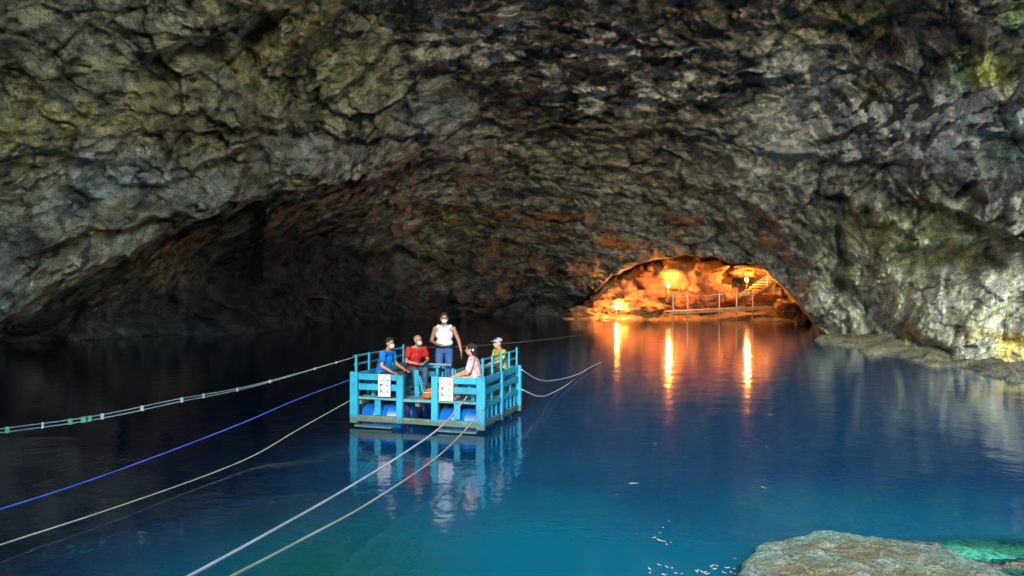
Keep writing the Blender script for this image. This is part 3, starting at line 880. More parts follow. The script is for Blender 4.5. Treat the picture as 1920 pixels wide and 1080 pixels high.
# side panels
for xs, out in ((0.02, -1), (2.83, 1)):
    x0, x1 = (xs, xs + .045)
    for y0, y1 in ((0.08, 1.165), (1.305, RD - .08)):
        board('top_rail', x0, x1, y0, y1, 0.955, 1.085)
        board('middle_rail', x0, x1, y0, y1, 0.735, 0.855)
        board('lower_rail', x0, x1, y0, y1, 0.46, 0.56)
        board('bottom_board', x0, x1, y0, y1, 0.10, 0.225, M_TURQ_WORN)
        for q in (0.28, 0.52, 0.76):
            ym = y0 + (y1 - y0) * q
            board('lower_post', x0 + .002, x1 - .004, ym - .035, ym + .035, 0.228, 0.457)
        ym = (y0 + y1) / 2
        board('baluster', x0 + .002, x1 - .004, ym - .035, ym + .035, 0.562, 0.733)
    # raised guard rail
    ys = (0.10, 0.66, 1.22, 1.78, 2.36)
    for ym in ys:
        board('baluster', x0 + .002, x1 - .002, ym - .03, ym + .03, 1.086, 1.46 + (0.05 if ym > 2 else 0))
    board('guard_rail', x0 - .02, x0 - .002, 0.05, RD - .08, 1.405, 1.45, M_TURQ_WORN)
    board('guard_rail', x0 - .02, x0 - .002, 0.05, RD - .08, 1.235, 1.285, M_TURQ_WORN)
# deck
nd = 12
for k in range(nd):
    y0 = 0.105 + k * (RD - .21) / nd
    board('deck_plank', 0.07, RW - .08, y0, y0 + (RD - .21) / nd - .012, 0.555, 0.585, M_TURQ_WORN, 0.004, 0.003)
for x0 in (0.1, 1.4, 2.7):
    board('joist', x0, x0 + .09, 0.08, RD - .08, 0.45, 0.55, M_MOSSY)
# drums under the deck
def drum(x, y, ln, rad):
    prof = [(0, rad * .93), (0.02, rad), (ln * .3, rad), (ln * .31, rad * 1.04), (ln * .34, rad * 1.04), (ln * .35, rad), (ln * .65, rad), (ln * .66, rad * 1.04), (ln * .69, rad * 1.04), (ln * .70, rad), (ln - .02, rad), (ln, rad * .93)]
    n = 24; bm = bmesh.new()
    rings = [[bm.verts.new((t, r_ * math.cos(2*math.pi*k/n), r_ * math.sin(2*math.pi*k/n))) for k in range(n)] for t, r_ in prof]
    for a_, b_ in zip(rings[:-1], rings[1:]):
        for k in range(n): bm.faces.new((a_[k], a_[(k+1) % n], b_[(k+1) % n], b_[k]))
    bm.faces.new(rings[0]); bm.faces.new(rings[-1])
    o = bm_obj('drum', bm, M_BLUEPL, raft, smooth=True); o.location = (x - RW / 2, y - RD / 2, 0.16)
for yy in (0.36, 0.98, 1.6, 2.16):
    drum(0.16, yy, 0.88, 0.265); drum(1.90, yy, 0.84, 0.265)
# pontoon boards at the waterline
for x0, x1 in ((0.16, 1.0), (1.98, 2.80)):
    board('pontoon_board', x0, x1, -0.20, -0.05, 0.015, 0.055, paint_mat('pale_wet_board', (0.10, 0.25, 0.28), (0.24, 0.27, 0.25), 0.6))
# benches along the sides
for x0 in (0.12, 2.36):
    b = board('bench', x0, x0 + .42, 0.25, 2.25, 0.885, 0.92, M_BLUEP)
    for yy in (0.3, 1.2, 2.1):
        lg = board('leg', x0 + .16, x0 + .25, yy, yy + .06, 0.586, 0.884, M_TURQ)
        lg.location = lg.location - b.location; lg.parent = b
# hauling frames in the gangway
beam('leaning_board', (1.24, .52, .59), (1.20, .56, 1.13), .10, .035)
beam('leaning_board', (1.46, .48, .59), (1.27, .54, 1.02), .09, .035)
beam('frame_post', (1.52, .95, .586), (1.52, .95, 1.19), .075, .05)
beam('frame_post', (1.86, 1.0, .586), (1.86, 1.0, 1.14), .10, .05)
beam('frame_post', (1.86, 2.0, .586), (1.86, 2.0, 1.04), .07, .05)
beam('frame_rail', (1.90, 1.0, 1.06), (1.90, 2.15, 1.06), .035, .10, M_TURQ_WORN)
beam('frame_rail', (1.30, 1.02, 1.215), (1.80, 1.02, 1.215), .06, .04, M_TURQ_WORN)
beam('frame_cap', (1.46, .93, 1.18), (1.60, .93, 1.18), .13, .04, M_TURQ_WORN)

# notices hung on the front rails
M_SIGN = simple_mat('white_notice_board', (0.3404, 0.3552, 0.3848), 0.5, 0.3, 0.05, 4.0)
M_INK = simple_mat('dark_print', (0.05, 0.07, 0.12), 0.7, 0.1, 0.1)
M_INK2 = simple_mat('grey_print', (0.10, 0.11, 0.13), 0.7, 0.1, 0.1)
M_INK3 = simple_mat('faded_print', (0.14, 0.13, 0.26), 0.7, 0.1, 0.1)
def notice(lx, z, w, hgt, tilt, label, i1, i2):
    e = empty('notice_sign', tuple(raft_pt(lx, -0.055, z)), RROT)
    e.rotation_euler = (0, tilt, RROT)
    tag(e, label, 'sign', 'notices on the raft rails')
    bm = bmesh.new(); add_box(bm, (0, 0, 0), (w, .012, hgt)); bm_obj('panel', bm, M_SIGN, e, .003)
    rg = random.Random(11)
    def marks(name, mat, cells):
        bm = bmesh.new()
        for cx, cz, cw, ch in cells: add_box(bm, (cx * w, -.0085, cz * hgt), (cw * w, .004, ch * hgt))
        bm_obj(name, bm, mat, e)
    # heading in two short lines, then two rows of a dark picture with a paler one beside it
    marks('heading', i1, [(-.14 + .07 * k, .355, .045, .05) for k in range(5)] + [(-.36 + .062 * k, .24, .042, .055) for k in range(3)] + [(-.10 + .062 * k, .24, .042, .055) for k in range(3)] + [(.20 + .062 * k, .24, .046, .065) for k in range(4)])
    marks('picture', i1, [(-.20, .065, .36, .04), (-.27, .02, .2, .05), (-.29, -.03, .14, .04), (-.30, -.21, .12, .1), (-.22, -.27, .12, .06), (-.11, -.29, .14, .05), (-.29, -.30, .10, .05)])
    marks('caption', i2, [(.24, .05, .16, .02), (.24, .02, .22, .02), (.24, -.01, .26, .02), (.24, -.04, .20, .02), (.24, -.24, .16, .02), (.24, -.27, .24, .02), (.24, -.30, .28, .02)])
notice(0.775, 0.865, 0.275, 0.45, R(0), 'white notice with dark print on the raft rail beside the man in blue', M_INK, M_INK2)
notice(2.13, 0.845, 0.30, 0.46, R(1.5), 'slightly tilted white notice with faded print on the raft rail below the woman', M_INK2, M_INK3)

# orange life vest dropped on the deck
vest = empty('life_vest', tuple(raft_pt(1.66, .30, .60)), RROT + .3)
tag(vest, 'orange life vest lying crumpled on the raft deck', 'life vest')
M_VEST = simple_mat('orange_vest_fabric', (0.37, 0.0666, 0.0111), 0.7, 0.2, 0.15, 12.0, 0.01)
M_STRAP = simple_mat('pale_strap', (0.555, 0.5328, 0.407), 0.7, 0.2, 0.1)
for nm, loc, s, rz in (('panel', (-.07, 0, .05), (.11, .15, .055), .2), ('panel', (.09, .03, .055), (.10, .14, .06), -.35), ('collar', (.0, .15, .11), (.13, .07, .08), .1)):
    o = mesh_obj(nm, boulder_mesh(nm, *s, 41 + int(rz * 10), 3, 0.15, 0.05), M_VEST, vest); o.location = loc; o.rotation_euler = (0, 0, rz)
bm = bmesh.new(); add_box(bm, (0, -.02, .115), (.28, .03, .006)); bm_obj('strap', bm, M_STRAP, vest)

# ------------------------------------------------------------------ ropes
def rope_mat(name, a, b_, scale):
    m = NT(name); c = m.coord('Object')
    n = m.noise(c, scale, 3, 0.5)
    r_ = m.ramp(n.outputs['Fac'], [(0.35, a), (0.65, b_)])
    m.l(r_.outputs[0], m.b.inputs['Base Color']); m.b.inputs['Roughness'].default_value = 0.75
    wv = m.n('ShaderNodeTexWave', _wave_type='BANDS', _bands_direction='DIAGONAL'); wv.inputs['Scale'].default_value = 30.0; m.l(c, wv.inputs['Vector'])
    m.l(m.bump(wv.outputs['Fac'], 0.5, 0.004), m.b.inputs['Normal'])
    return m.m
def rope(pts, rad, mat, label, name='rope', n=14):
    p_ = spline(pts, n)
    return tag(mesh_obj(name, tube_mesh(name, p_, rad, 8), mat), label, 'rope')
M_RW = rope_mat('white_rope', (0.222, 0.222, 0.222), (0.3256, 0.3256, 0.3256), 3)
M_RY = rope_mat('yellowed_rope', (0.1998, 0.1924, 0.1184), (0.2664, 0.259, 0.1998), 2)
M_RB = rope_mat('blue_rope', (0.0148, 0.037, 0.2072), (0.037, 0.0666, 0.296), 3)
M_RG = rope_mat('grey_green_rope', (0.074, 0.0962, 0.0888), (0.1332, 0.1554, 0.148), 3)
rope([raft_pt(-.04, .05, .95)] + [at(*q) for q in [(560,748,13.4),(450,795,12),(300,853,10.5),(150,907,9.2),(0,955,8.2),(-150,1000,7.2)]] + [np.array((-7.2, 3.4, 1.0))], .011, M_RB, 'blue rope sagging from the raft across the dark water')
rope([raft_pt(-.04, .03, .52)] + [at(*q) for q in [(560,805,13.5),(480,852,12.3),(380,894,11),(200,957,9.3),(0,1022,8),(-150,1075,7)]] + [np.array((-6.9, 2.9, .9))], .011, M_RY, 'yellowish rope running from the raft corner below the blue rope')
rope([raft_pt(2.6, -.08, .74)] + [at(*q) for q in [(830,797,12.5),(760,848,10.8),(640,922,8.8),(500,1001,7.0),(355,1080,5.8),(200,1160,4.8)]] + [np.array((-3.3, 2.2, 1.1))], .014, M_RW, 'thick white rope curving from the raft front to the near shore')
rope([raft_pt(2.96, -.06, .52)] + [at(*q) for q in [(830,848,11.4),(700,938,8.6),(560,1015,6.9),(435,1080,5.7),(300,1150,4.8)]] + [np.array((-2.6, 2.2, 1.1))], .012, M_RY, 'pale yellow rope running beside the thick white rope to the shore')
rope([raft_pt(2.93, 2.45, 1.0)] + [at(*q) for q in [(1010,712,18.3),(1040,713,20.5),(1080,703,23.5),(1112,686,26.5)]] + [on_z(1128, 679, -.02)], .014, M_RW, 'upper white rope from the raft back corner into the water')
rope([raft_pt(2.93, 2.45, .55)] + [at(*q) for q in [(1010,743,17.8),(1035,737,19.8),(1070,717,22.6),(1100,694,26)]] + [on_z(1126, 680, -.02)], .014, M_RW, 'lower white rope from the raft back corner into the water')
rope([raft_pt(.05, 2.5, 1.44)] + [at(*q) for q in [(860,650,22),(980,641,30),(1100,626,44),(1200,604,56)]] + [wa + (0, 0, .3)], .010, M_RG, 'thin dark line strung from the raft back to the walkway')

# guide line with bands: two cords held together by clips
gl = empty('guide_line', tuple(raft_pt(-.03, .25, 1.44)))
tag(gl, 'twin-cord guide line banded with pale green clips left of the raft', 'rope')
gp_ = spline([raft_pt(-.05, .25, 1.40)] + [at(*q) for q in [(480,722,13.5),(330,752,12),(180,783,11),(0,808,10),(-200,835,8.8)]] + [np.array((-10.2, 4.2, 1.1))], 14)
g0 = np.array(gl.location)
for dz in (0.026, -0.026):
    k = np.minimum(1, np.arange(len(gp_)) / 30)
    mesh_obj('cord', tube_mesh('cord', [p - g0 + np.array((0, 0, dz * kk)) for p, kk in zip(gp_, k)], .010, 6), M_RG, gl)
M_CLIP = simple_mat('pale_green_tape', (0.222, 0.3108, 0.2664), 0.5, 0.3, 0.2)
M_CLIPG = simple_mat('green_tape', (0.0518, 0.2072, 0.0962), 0.5, 0.3, 0.2)
ga = np.array(gp_); gpx, gpy = pix(ga)
for xx, wd, mm in ((15, .05, M_CLIPG), (80, .03, M_CLIP), (133, .06, M_CLIPG), (150, .07, M_CLIPG), (165, .05, M_CLIPG), (187, .045, M_CLIP), (262, .04, M_CLIP), (338, .045, M_CLIP), (382, .03, M_CLIP), (450, .03, M_CLIP), (500, .04, M_CLIP), (585, .03, M_CLIP), (630, .04, M_CLIP)):
    i = int(np.argmin(np.abs(gpx - xx))); i = min(max(i, 1), len(ga) - 2)
    d = (ga[i + 1] - ga[i - 1]); d = d / np.linalg.norm(d); kk = min(1, i / 30)
    bm = bmesh.new(); c = ga[i] - g0
    box_between(bm, c - d * wd / 2, c + d * wd / 2, .03, .034 + .052 * kk)
    bm_obj('clip', bm, mm, gl, .004)

# mooring stakes on the near shore
M_STAKE = simple_mat('stake_wood', (0.25, 0.19, 0.12), 0.85, 0.2, 0.3, 6, .01)
for x, y, lab in ((-3.3, 2.2, 'mooring stake of the thick white rope'), (-2.6, 2.2, 'mooring stake of the pale yellow rope'), (-7.2, 3.4, 'mooring stake of the blue rope'), (-6.9, 2.9, 'mooring stake of the yellowish rope')):
    tag(mesh_obj('mooring_stake', tube_mesh('mooring_stake', [(x, y, -1.5), (x, y, .6), (x + .02, y, 1.3)], [.07, .065, .05], 10), M_STAKE), lab, 'stake')

# ------------------------------------------------------------------ leaves adrift
def leaf_mesh(name, ln, wd, curl):
    n = 7; V, Fc = [], []
    for i in range(n):
        t = i / (n - 1); w = wd * math.sin(math.pi * (0.04 + .92 * t)) ** .8
        z = curl * (2 * t - 1) ** 2
        for s in (-1, 0, 1): V.append((ln * (t - .5), s * w, z + (abs(s) * curl * .7)))
    for i in range(n - 1):
        for s in (0, 1):
            a = i * 3 + s; Fc.append((a, a + 1, a + 4, a + 3))
    me = bpy.data.meshes.new(name); me.from_pydata(V, [], Fc); me.update(); return me
M_LEAF = simple_mat('dry_pale_leaf', (0.222, 0.2146, 0.1924), 0.6, 0.3, 0.3, 20)
lm = [leaf_mesh('floating_leaf', .06, .012, .008), leaf_mesh('floating_leaf', .035, .009, .006), leaf_mesh('floating_leaf', .12, .018, .010)]
for me in lm: me.materials.append(M_LEAF)
lr = random.Random(5)
spots = [(1190,907,2),(1182,908,0),(1432,915,2),(1240,1015,2),(1226,1009,0),(1258,1018,1),(1250,1022,0),(1243,990,1),(1238,1000,1),(1255,978,1),(1076,849,1),(1086,852,1),(1064,848,1),
         (1302,803,1),(1444,778,2),(1452,812,1),(1437,838,1),(1140,812,1),(1156,928,1),(1396,835,1),(1228,832,0),(1226,842,1),(1378,1048,1)]  # the farthest leaf takes the place of a sparkle on the water
spots += [(lr.uniform(1215, 1385), lr.uniform(1060, 1079), lr.choice((0, 1))) for _ in range(22)]
for x, y, k in spots:
    o = mesh_obj('floating_leaf', lm[k]); o.location = on_z(x, y, .006); o.rotation_euler = (lr.uniform(-.1, .1), lr.uniform(-.1, .1), lr.uniform(0, 6.28))
    tag(o, 'small pale dry leaf floating on the open blue water', 'leaf', 'leaves adrift on the pool')

# ------------------------------------------------------------------ people
def _capsule(bm, a, b, ra, rb, seg=10):
    a, b = Vector(a), Vector(b); d = b - a; L = d.length
    q = d.to_track_quat('Z', 'Y').to_matrix().to_4x4() if L > 1e-6 else Matrix.Identity(4)
    m = Matrix.Translation((a + b) / 2) @ q
    if L > 1e-6: bmesh.ops.create_cone(bm, cap_ends=True, segments=seg, radius1=ra, radius2=rb, depth=L, matrix=m)
    for p, r_ in ((a, ra), (b, rb)):
        bmesh.ops.create_uvsphere(bm, u_segments=seg, v_segments=8, radius=r_, matrix=Matrix.Translation(p))
def _ell(bm, c, s, rot=None, seg=14):
    m = Matrix.Translation(Vector(c)) @ (rot.to_4x4() if rot is not None else Matrix.Identity(4)) @ Matrix.Diagonal((*s, 1))
    bmesh.ops.create_uvsphere(bm, u_segments=seg, v_segments=10, radius=1.0, matrix=m)
def fuse(name, bm, voxel, mat, parent, smooth_it=3):
    """melt overlapping volumes into one continuous skin"""
    me = bpy.data.meshes.new(name); bm.to_mesh(me); bm.free()
    o = bpy.data.objects.new(name, me); COL.objects.link(o)
    md = o.modifiers.new('r', 'REMESH'); md.mode = 'VOXEL'; md.voxel_size = voxel
    sm = o.modifiers.new('s', 'SMOOTH'); sm.iterations = smooth_it; sm.factor = 0.5
    dg = bpy.context.evaluated_depsgraph_get()
    out = bpy.data.meshes.new_from_object(o.evaluated_get(dg))
    o.modifiers.clear(); o.data = out
    out.polygons.foreach_set('use_smooth', np.full(len(out.polygons), True, bool))
    out.materials.clear(); out.materials.append(mat); out.name = name
    o.parent = parent
    return o

def skin_mat(name, col):
    m = NT(name); c = m.coord('Object'); n = m.noise(c, 14, 4, .6)
    v = m.ramp(n.outputs['Fac'], [(.3, (.85, .82, .8)), (.7, (1.1, 1.08, 1.06))])
    rgb = m.n('ShaderNodeRGB'); rgb.outputs[0].default_value = (*col, 1)
    m.l(m.mix(1.0, rgb.outputs[0], v.outputs[0], 'MULTIPLY'), m.b.inputs['Base Color'])
    m.b.inputs['Roughness'].default_value = .5; m.b.inputs['Specular IOR Level'].default_value = .35
    return m.m
def cloth_mat(name, col, floral=None):
    m = NT(name); c = m.coord('Object'); n = m.noise(c, 9, 4, .6)
    rgb = m.n('ShaderNodeRGB'); rgb.outputs[0].default_value = (*col, 1); base = rgb.outputs[0]
    if floral:
        vo = m.n('ShaderNodeTexVoronoi'); vo.inputs['Scale'].default_value = 15.0; m.l(c, vo.inputs['Vector'])
        f = m.ramp(vo.outputs['Distance'], [(.30, (1, 1, 1)), (.42, (0, 0, 0))])
        sepc = m.n('ShaderNodeSeparateColor'); m.l(vo.outputs['Color'], sepc.inputs[0])
        fc = m.ramp(sepc.outputs[0], [(.0, floral[0]), (.5, floral[1]), (1.0, floral[2])])
        base = m.mix(f.outputs[0], base, fc.outputs[0])
    v = m.ramp(n.outputs['Fac'], [(.3, (.75,) * 3), (.7, (1.15,) * 3)])
    m.l(m.mix(1.0, base, v.outputs[0], 'MULTIPLY'), m.b.inputs['Base Color'])
    m.b.inputs['Roughness'].default_value = .85; m.b.inputs['Specular IOR Level'].default_value = .15
    m.l(m.bump(n.outputs['Fac'], .6, .02), m.b.inputs['Normal'])
    return m.m
M_SK = skin_mat('tan_skin', (0.2, 0.092, 0.048)); M_SKD = skin_mat('brown_skin', (0.16, 0.068, 0.0336)); M_SKL = skin_mat('light_skin', (0.264, 0.144, 0.088))
M_HAIR = cloth_mat('black_hair', (0.012, 0.010, 0.009)); M_MASK = cloth_mat('white_face_mask', (0.34, 0.35, 0.35)); M_SHOE = cloth_mat('dark_shoe', (0.03, .03, .035))
M_EYE = simple_mat('dark_eye', (.015, .01, .008), .2, .5, 0)

def hand(bm, wrist, fwd, palm_n, side, curl=0.5):
    """palm and five bent fingers; fwd = finger direction, palm_n = direction the palm faces, side = +1/-1 thumb side"""
    w = Vector(wrist); f = Vector(fwd).normalized(); n = Vector(palm_n); n = (n - f * n.dot(f)).normalized(); s = f.cross(n) * side
    for t in (-.026, 0, .026):
        _capsule(bm, w + f * .015 + s * t * .7, w + f * .085 + s * t, .015, .014, 8)
    for k, (t, L) in enumerate(((.033, .068), (.011, .076), (-.011, .070), (-.032, .055))):
        a = w + f * .085 + s * t
        d = f
        for j, fr in enumerate((.45, .32, .23)):
            ang = curl * (0.35 + .45 * j)
            d2 = (f * math.cos(ang) + n * math.sin(ang)).normalized()
            b = a + d2 * L * fr; _capsule(bm, a, b, .0095, .0088, 7); a = b
    a = w + f * .03 + s * .034; b = a + (f * .6 + s * .7 + n * .3).normalized() * .036; c = b + (f * .9 + s * .15 + n * .4).normalized() * .03
    _capsule(bm, a, b, .0125, .011, 7); _capsule(bm, b, c, .011, .0095, 7)

def person(label, base, yaw, J, skin, shirt, trousers, sleeve=0.5, tank=False, hair='short', mask=True, cap=None, shoes=M_SHOE, build=1.0, head_turn=0.0, belly=0.0, skirt_w=1.0):
    """J: joints in the person's own frame (+Y is forward, +X the right hand side), feet or seat height included"""
    e = empty('person', tuple(base), yaw)
    tag(e, label, 'person')
    V = {k: Vector(v) for k, v in J.items()}
    g = build
    bm = bmesh.new()
    # torso
    _ell(bm, V['pelvis'], (.155 * g, .115 * g, .12)); _capsule(bm, V['pelvis'], V['chest'], .115 * g, .125 * g)
    up = (V['neck'] - V['pelvis']).normalized()
    _ell(bm, V['chest'], (.165 * g, .115 * g, .15)); 
    for s in ('r', 'l'): _capsule(bm, V['chest'] + up * .08, V['sh_' + s], .085, .056 * g); _capsule(bm, V['neck'] - up * .02, V['sh_' + s] + up * .01, .05, .045 * g)
    _capsule(bm, V['chest'] + up * .12, V['neck'], .065, .052); _capsule(bm, V['neck'], V['head'] - up * .05, .052, .05)
    hd = V['head']; hr = Matrix.Rotation(head_turn, 3, 'Z')
    hx = lambda x, y, z: hd + hr @ Vector((x, y, z))
    _ell(bm, hx(0, -.012, .03), (.076, .094, .095), hr); _ell(bm, hx(0, .022, -.05), (.058, .066, .072), hr)
    _capsule(bm, hx(0, .088, .005), hx(0, .108, -.028), .010, .014, 8)
    for s in (-1, 1): _ell(bm, hx(s * .078, -.012, -.01), (.012, .022, .033), hr, 8)
    _ell(bm, hx(0, .082, -.062), (.026, .012, .012), hr, 8)
    for s in ('r', 'l'):
        _capsule(bm, V['sh_' + s], V['el_' + s], .052 * g, .040 * g); _capsule(bm, V['el_' + s], V['wr_' + s], .040 * g, .027 * g)
        fd = V.get('hd_' + s, V['wr_' + s] - V['el_' + s]); hand(bm, V['wr_' + s], fd, V.get('pn_' + s, Vector((0, 0, -1)) if abs(fd.normalized().z) < .8 else Vector((1 if s == 'l' else -1, 0, 0))), 1 if s == 'r' else -1)
        _capsule(bm, V['hip_' + s], V['kn_' + s], .082 * g, .056 * g); _capsule(bm, V['kn_' + s], V['an_' + s], .056 * g, .038)
        _capsule(bm, V['an_' + s] + Vector((0, -.02, -.03)), V['an_' + s] + Vector((0, .15, -.045)), .036, .028)
    fuse('body', bm, .0095, skin, e, 2)
    # shirt
    bm = bmesh.new(); x = .018
    _ell(bm, V['pelvis'] + up * (.14 if tank else .03), (.163 * g + x, .122 * g + x, .11)); _capsule(bm, V['pelvis'] + up * (.16 if tank else .05), V['chest'], .122 * g + x, .13 * g + x)
    _ell(bm, V['chest'], (.168 * g + x, .118 * g + x, .152 + x * .6))
    if belly: _ell(bm, (V['pelvis'] + V['chest']) / 2 + Vector((0, .06, 0)), (.13, .11 + belly, .14))
    for s in ('r', 'l'):
        if tank:
            _capsule(bm, V['chest'] + up * .06, V['chest'].lerp(V['sh_' + s], .64) + up * .085, .11, .056)
        else:
            _capsule(bm, V['chest'] + up * .09, V['sh_' + s], .088 + x * .5, .062 * g + x * .7)
            _capsule(bm, V['sh_' + s], V['sh_' + s].lerp(V['el_' + s], sleeve), .060 * g + x, .056 * g + x)
    fuse('shirt', bm, .012, shirt, e, 3)
    # trousers
    bm = bmesh.new()
    _ell(bm, V['pelvis'] - up * .02, (.168 * g, .125 * g, .115))
    for s in ('r', 'l'):
        _capsule(bm, V['hip_' + s], V['kn_' + s], .096 * g * skirt_w, .070 * g); _capsule(bm, V['kn_' + s], V['kn_' + s].lerp(V['an_' + s], .93), .070 * g, .056)
    fuse('trousers', bm, .012, trousers, e, 3)
    for s in ('r', 'l'):
        bm = bmesh.new(); a = V['an_' + s]
        _capsule(bm, a + Vector((0, -.035, -.035)), a + Vector((0, .16, -.048)), .045, .036); _ell(bm, a + Vector((0, .06, -.07)), (.045, .14, .016))
        fuse('shoe', bm, .012, shoes, e, 2)
    # face and hair
    for s in (-1, 1):
        bm = bmesh.new(); _ell(bm, hx(s * .031, .079, .012), (.012, .008, .008), hr, 8); bm_obj('eye', bm, M_EYE, e, smooth=True)
        bm = bmesh.new(); _capsule(bm, hx(s * .016, .087, .034), hx(s * .046, .079, .036), .005, .004, 6); bm_obj('eyebrow', bm, M_HAIR, e, smooth=True)
    if hair == 'short':
        bm = bmesh.new(); _ell(bm, hx(0, -.022, .052), (.083, .094, .083), hr); _ell(bm, hx(0, -.052, .0), (.078, .062, .075), hr); _capsule(bm, hx(-.04, .06, .105), hx(.04, .06, .105), .022, .022)
        fuse('hair', bm, .009, M_HAIR, e, 1)
    elif hair == 'cropped':
        bm = bmesh.new(); _ell(bm, hx(0, -.03, .035), (.079, .084, .085), hr); fuse('hair', bm, .009, cloth_mat('grey_cropped_hair', (.16, .13, .115)), e, 1)
    elif hair == 'long':
        bm = bmesh.new(); _ell(bm, hx(0, -.028, .045), (.092, .10, .095), hr); _ell(bm, hx(0, -.075, -.03), (.088, .062, .11), hr); _ell(bm, hx(0, -.09, -.10), (.075, .05, .08), hr)
        _ell(bm, hx(0, -.11, .06), (.06, .05, .055), hr)
        fuse('hair', bm, .009, M_HAIR, e, 1)
    if mask:
        bm = bmesh.new(); _ell(bm, hx(0, .046, -.052), (.060, .064, .052), hr)
        for v in list(bm.verts):
            pass
        o = fuse('face_mask', bm, .008, M_MASK, e, 1)
        for s in (-1, 1):
            mesh_obj('ear_loop', tube_mesh('ear_loop', [hx(s * .058, .045, -.04), hx(s * .083, -.005, -.02)], .003, 5), M_MASK, e)
    if cap:
        bm = bmesh.new(); _ell(bm, hx(0, -.012, .068), (.086, .104, .066), hr); _ell(bm, hx(0, .10, .052), (.066, .07, .010), hr)
        fuse('cap', bm, .008, cap, e, 1)
    return e

def yaw_to(dx, dy):            # person's +Y turned to world direction (dx, dy)
    return math.atan2(-dx, dy)
DECK = 0.586
def seated(seat, lean=0.10, sl=0.0, knee_h=None, foot_y=.40):
    z = seat + .10; ch = (sl, lean, z + .33)
    kz = min(z, max(.42, z - .02)); 
    return dict(pelvis=(0, 0, z), chest=ch, neck=(sl * 1.3, lean * 1.5, z + .53), head=(sl * 1.4, lean * 1.75 + .02, z + .655),
        sh_r=(.185 + sl, lean * 1.35, z + .45), sh_l=(-.185 + sl, lean * 1.35, z + .45),
        hip_r=(.09, .02, z - .02), hip_l=(-.09, .02, z - .02), kn_r=(.13, .42, z + .0), kn_l=(-.12, .42, z + .0),
        an_r=(.13, foot_y, .075), an_l=(-.11, foot_y + .05, .075))
SEAT = 0.92 - DECK
M_JEAN = cloth_mat('blue_jeans', (0.02, 0.052, 0.136), None); M_DARKP = cloth_mat('dark_trousers', (0.0144, 0.016, 0.0224)); M_GREYP = cloth_mat('grey_jeans', (0.036, 0.048, 0.076))

# standing man in a white vest
J = dict(pelvis=(0, 0, .94), chest=(0, .01, 1.25), neck=(0, -.01, 1.47), head=(0, .015, 1.60), sh_r=(.20, 0, 1.375), sh_l=(-.20, 0, 1.375),
    el_r=(.285, -.02, 1.12), wr_r=(.12, .21, 1.06), hd_r=(-.8, .35, -.12), pn_r=(0, -.3, -1), el_l=(-.31, -.01, 1.13), wr_l=(-.385, .07, .885), hd_l=(-.12, .1, -1), pn_l=(1, 0, 0),
    hip_r=(.095, 0, .90), hip_l=(-.095, 0, .90), kn_r=(.12, .03, .49), kn_l=(-.11, .02, .49), an_r=(.13, 0, .085), an_l=(-.12, 0, .085))
p3 = person('man in a white sleeveless top and jeans standing on the raft', raft_pt(1.55, 1.25, DECK), yaw_to(-.10, -1), J, M_SKD, cloth_mat('white_vest', (.32, .35, .42)), M_JEAN, tank=True, build=1.06, head_turn=R(14))
bm = bmesh.new(); bmesh.ops.create_cone(bm, cap_ends=True, segments=24, radius1=1, radius2=1, depth=1, matrix=Matrix.Translation((0, .0, 1.0)) @ Matrix.Diagonal((.193, .152, .05, 1)))
bm_obj('belt', bm, cloth_mat('black_belt', (.012, .012, .012)), p3, .008, True)
# man in the blue shirt
J = seated(SEAT, .11); z = SEAT + .10
J.update(el_r=(.25, .16, z + .20), wr_r=(.18, .36, z + .08), hd_r=(-.1, 1, -.25), el_l=(-.25, .20, z + .21), wr_l=(-.16, .45, z + .11), hd_l=(.05, 1, -.35))
person('man in a bright blue shirt and white mask sitting by the raft rail', raft_pt(.40, .55, DECK), yaw_to(.93, -.38), J, M_SK, cloth_mat('bright_blue_shirt', (.002, .08, .26)), M_DARKP, build=1.05, head_turn=R(-12))
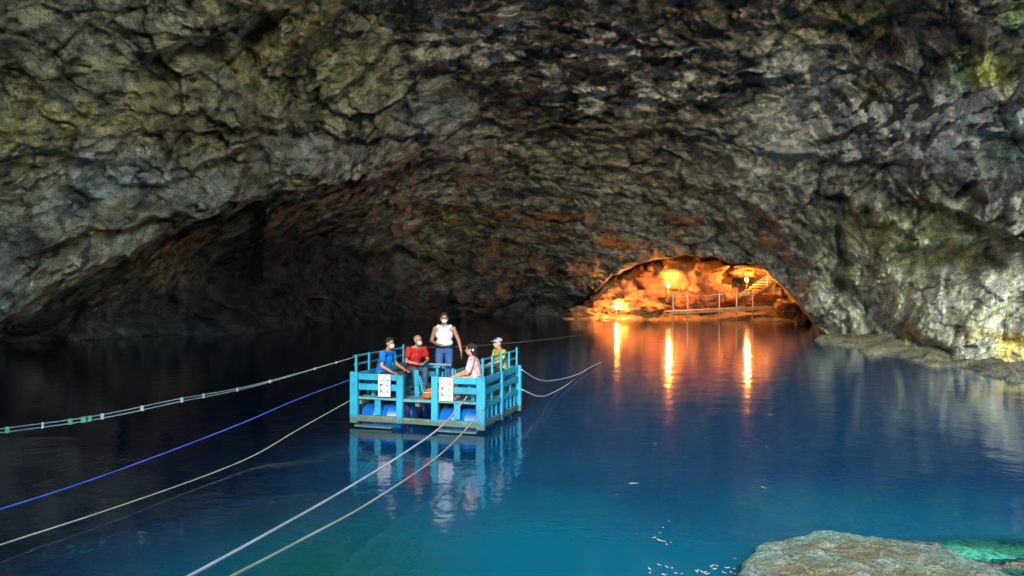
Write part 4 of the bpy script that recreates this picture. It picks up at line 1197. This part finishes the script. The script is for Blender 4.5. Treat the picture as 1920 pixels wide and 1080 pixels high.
# man in the red shirt
J = seated(SEAT, .17); z = SEAT + .10
J.update(el_r=(.26, .22, z + .20), wr_r=(.08, .42, z + .15), hd_r=(-.9, .4, -.1), el_l=(-.27, .26, z + .21), wr_l=(-.10, .45, z + .17), hd_l=(.8, .5, -.1))
person('man in a red shirt and white mask sitting hunched on the raft', raft_pt(.56, 1.72, DECK), yaw_to(.55, -.83), J, M_SK, cloth_mat('red_shirt', (.25, .010, .010)), M_GREYP, hair='cropped', build=1.05, belly=.02, head_turn=R(14))
# woman in the flowered blouse
J = seated(SEAT, .05); z = SEAT + .02
for k in ('pelvis', 'chest', 'neck', 'head', 'sh_r', 'sh_l'):
    J[k] = (J[k][0] * .93, J[k][1], (J[k][2] - SEAT) * .90 + SEAT)
J.update(el_r=(.22, .15, z + .22), wr_r=(.10, .40, z + .14), hd_r=(-.3, 1, -.3), el_l=(-.23, .14, z + .20), wr_l=(-.14, .42, z + .13), hd_l=(.2, 1, -.3))
M_FLOR = cloth_mat('pink_flowered_cloth', (.36, .22, .22), ((.36, .02, .06), (.42, .22, .03), (.46, .38, .34)))
w = person('woman with black hair in a pink flowered blouse seated at the raft rail', raft_pt(2.55, .50, DECK), yaw_to(-1, .05), J, M_SKL, M_FLOR, cloth_mat('pink_trousers', (.36, .22, .21), ((.33, .05, .08), (.42, .32, .14), (.45, .38, .34))), hair='long', mask=False, sleeve=.75, build=.93, shoes=cloth_mat('pale_shoe', (.36, .27, .25)), head_turn=R(-10))
hd = Vector(J['head'])
bm = bmesh.new(); _ell(bm, hd + Vector((-.088, -.06, -.005)), (.02, .022, .03)); bm_obj('hair_clip', bm, M_MASK, w, smooth=True)
# person with the grey cap
J = seated(SEAT, .06); z = SEAT + .10
for k in ('pelvis', 'chest', 'neck', 'head', 'sh_r', 'sh_l'):
    J[k] = (J[k][0] * .95, J[k][1], (J[k][2] - SEAT) * .92 + SEAT)
J.update(el_r=(.23, .12, z + .16), wr_r=(.12, .36, z + .10), hd_r=(-.3, 1, -.3), el_l=(-.24, .18, z + .22), wr_l=(-.14, .40, z + .14), hd_l=(.2, 1, -.3))
person('person in a grey cap and yellow green patterned shirt at the raft back corner', raft_pt(2.60, 2.10, DECK), yaw_to(-.85, -.5), J, M_SKL, cloth_mat('yellow_green_shirt', (.20, .18, .04), ((.32, .23, .04), (.07, .16, .05), (.34, .27, .13))), M_DARKP, mask=False, hair='short', cap=cloth_mat('grey_cap', (.17, .20, .28)), build=.95)
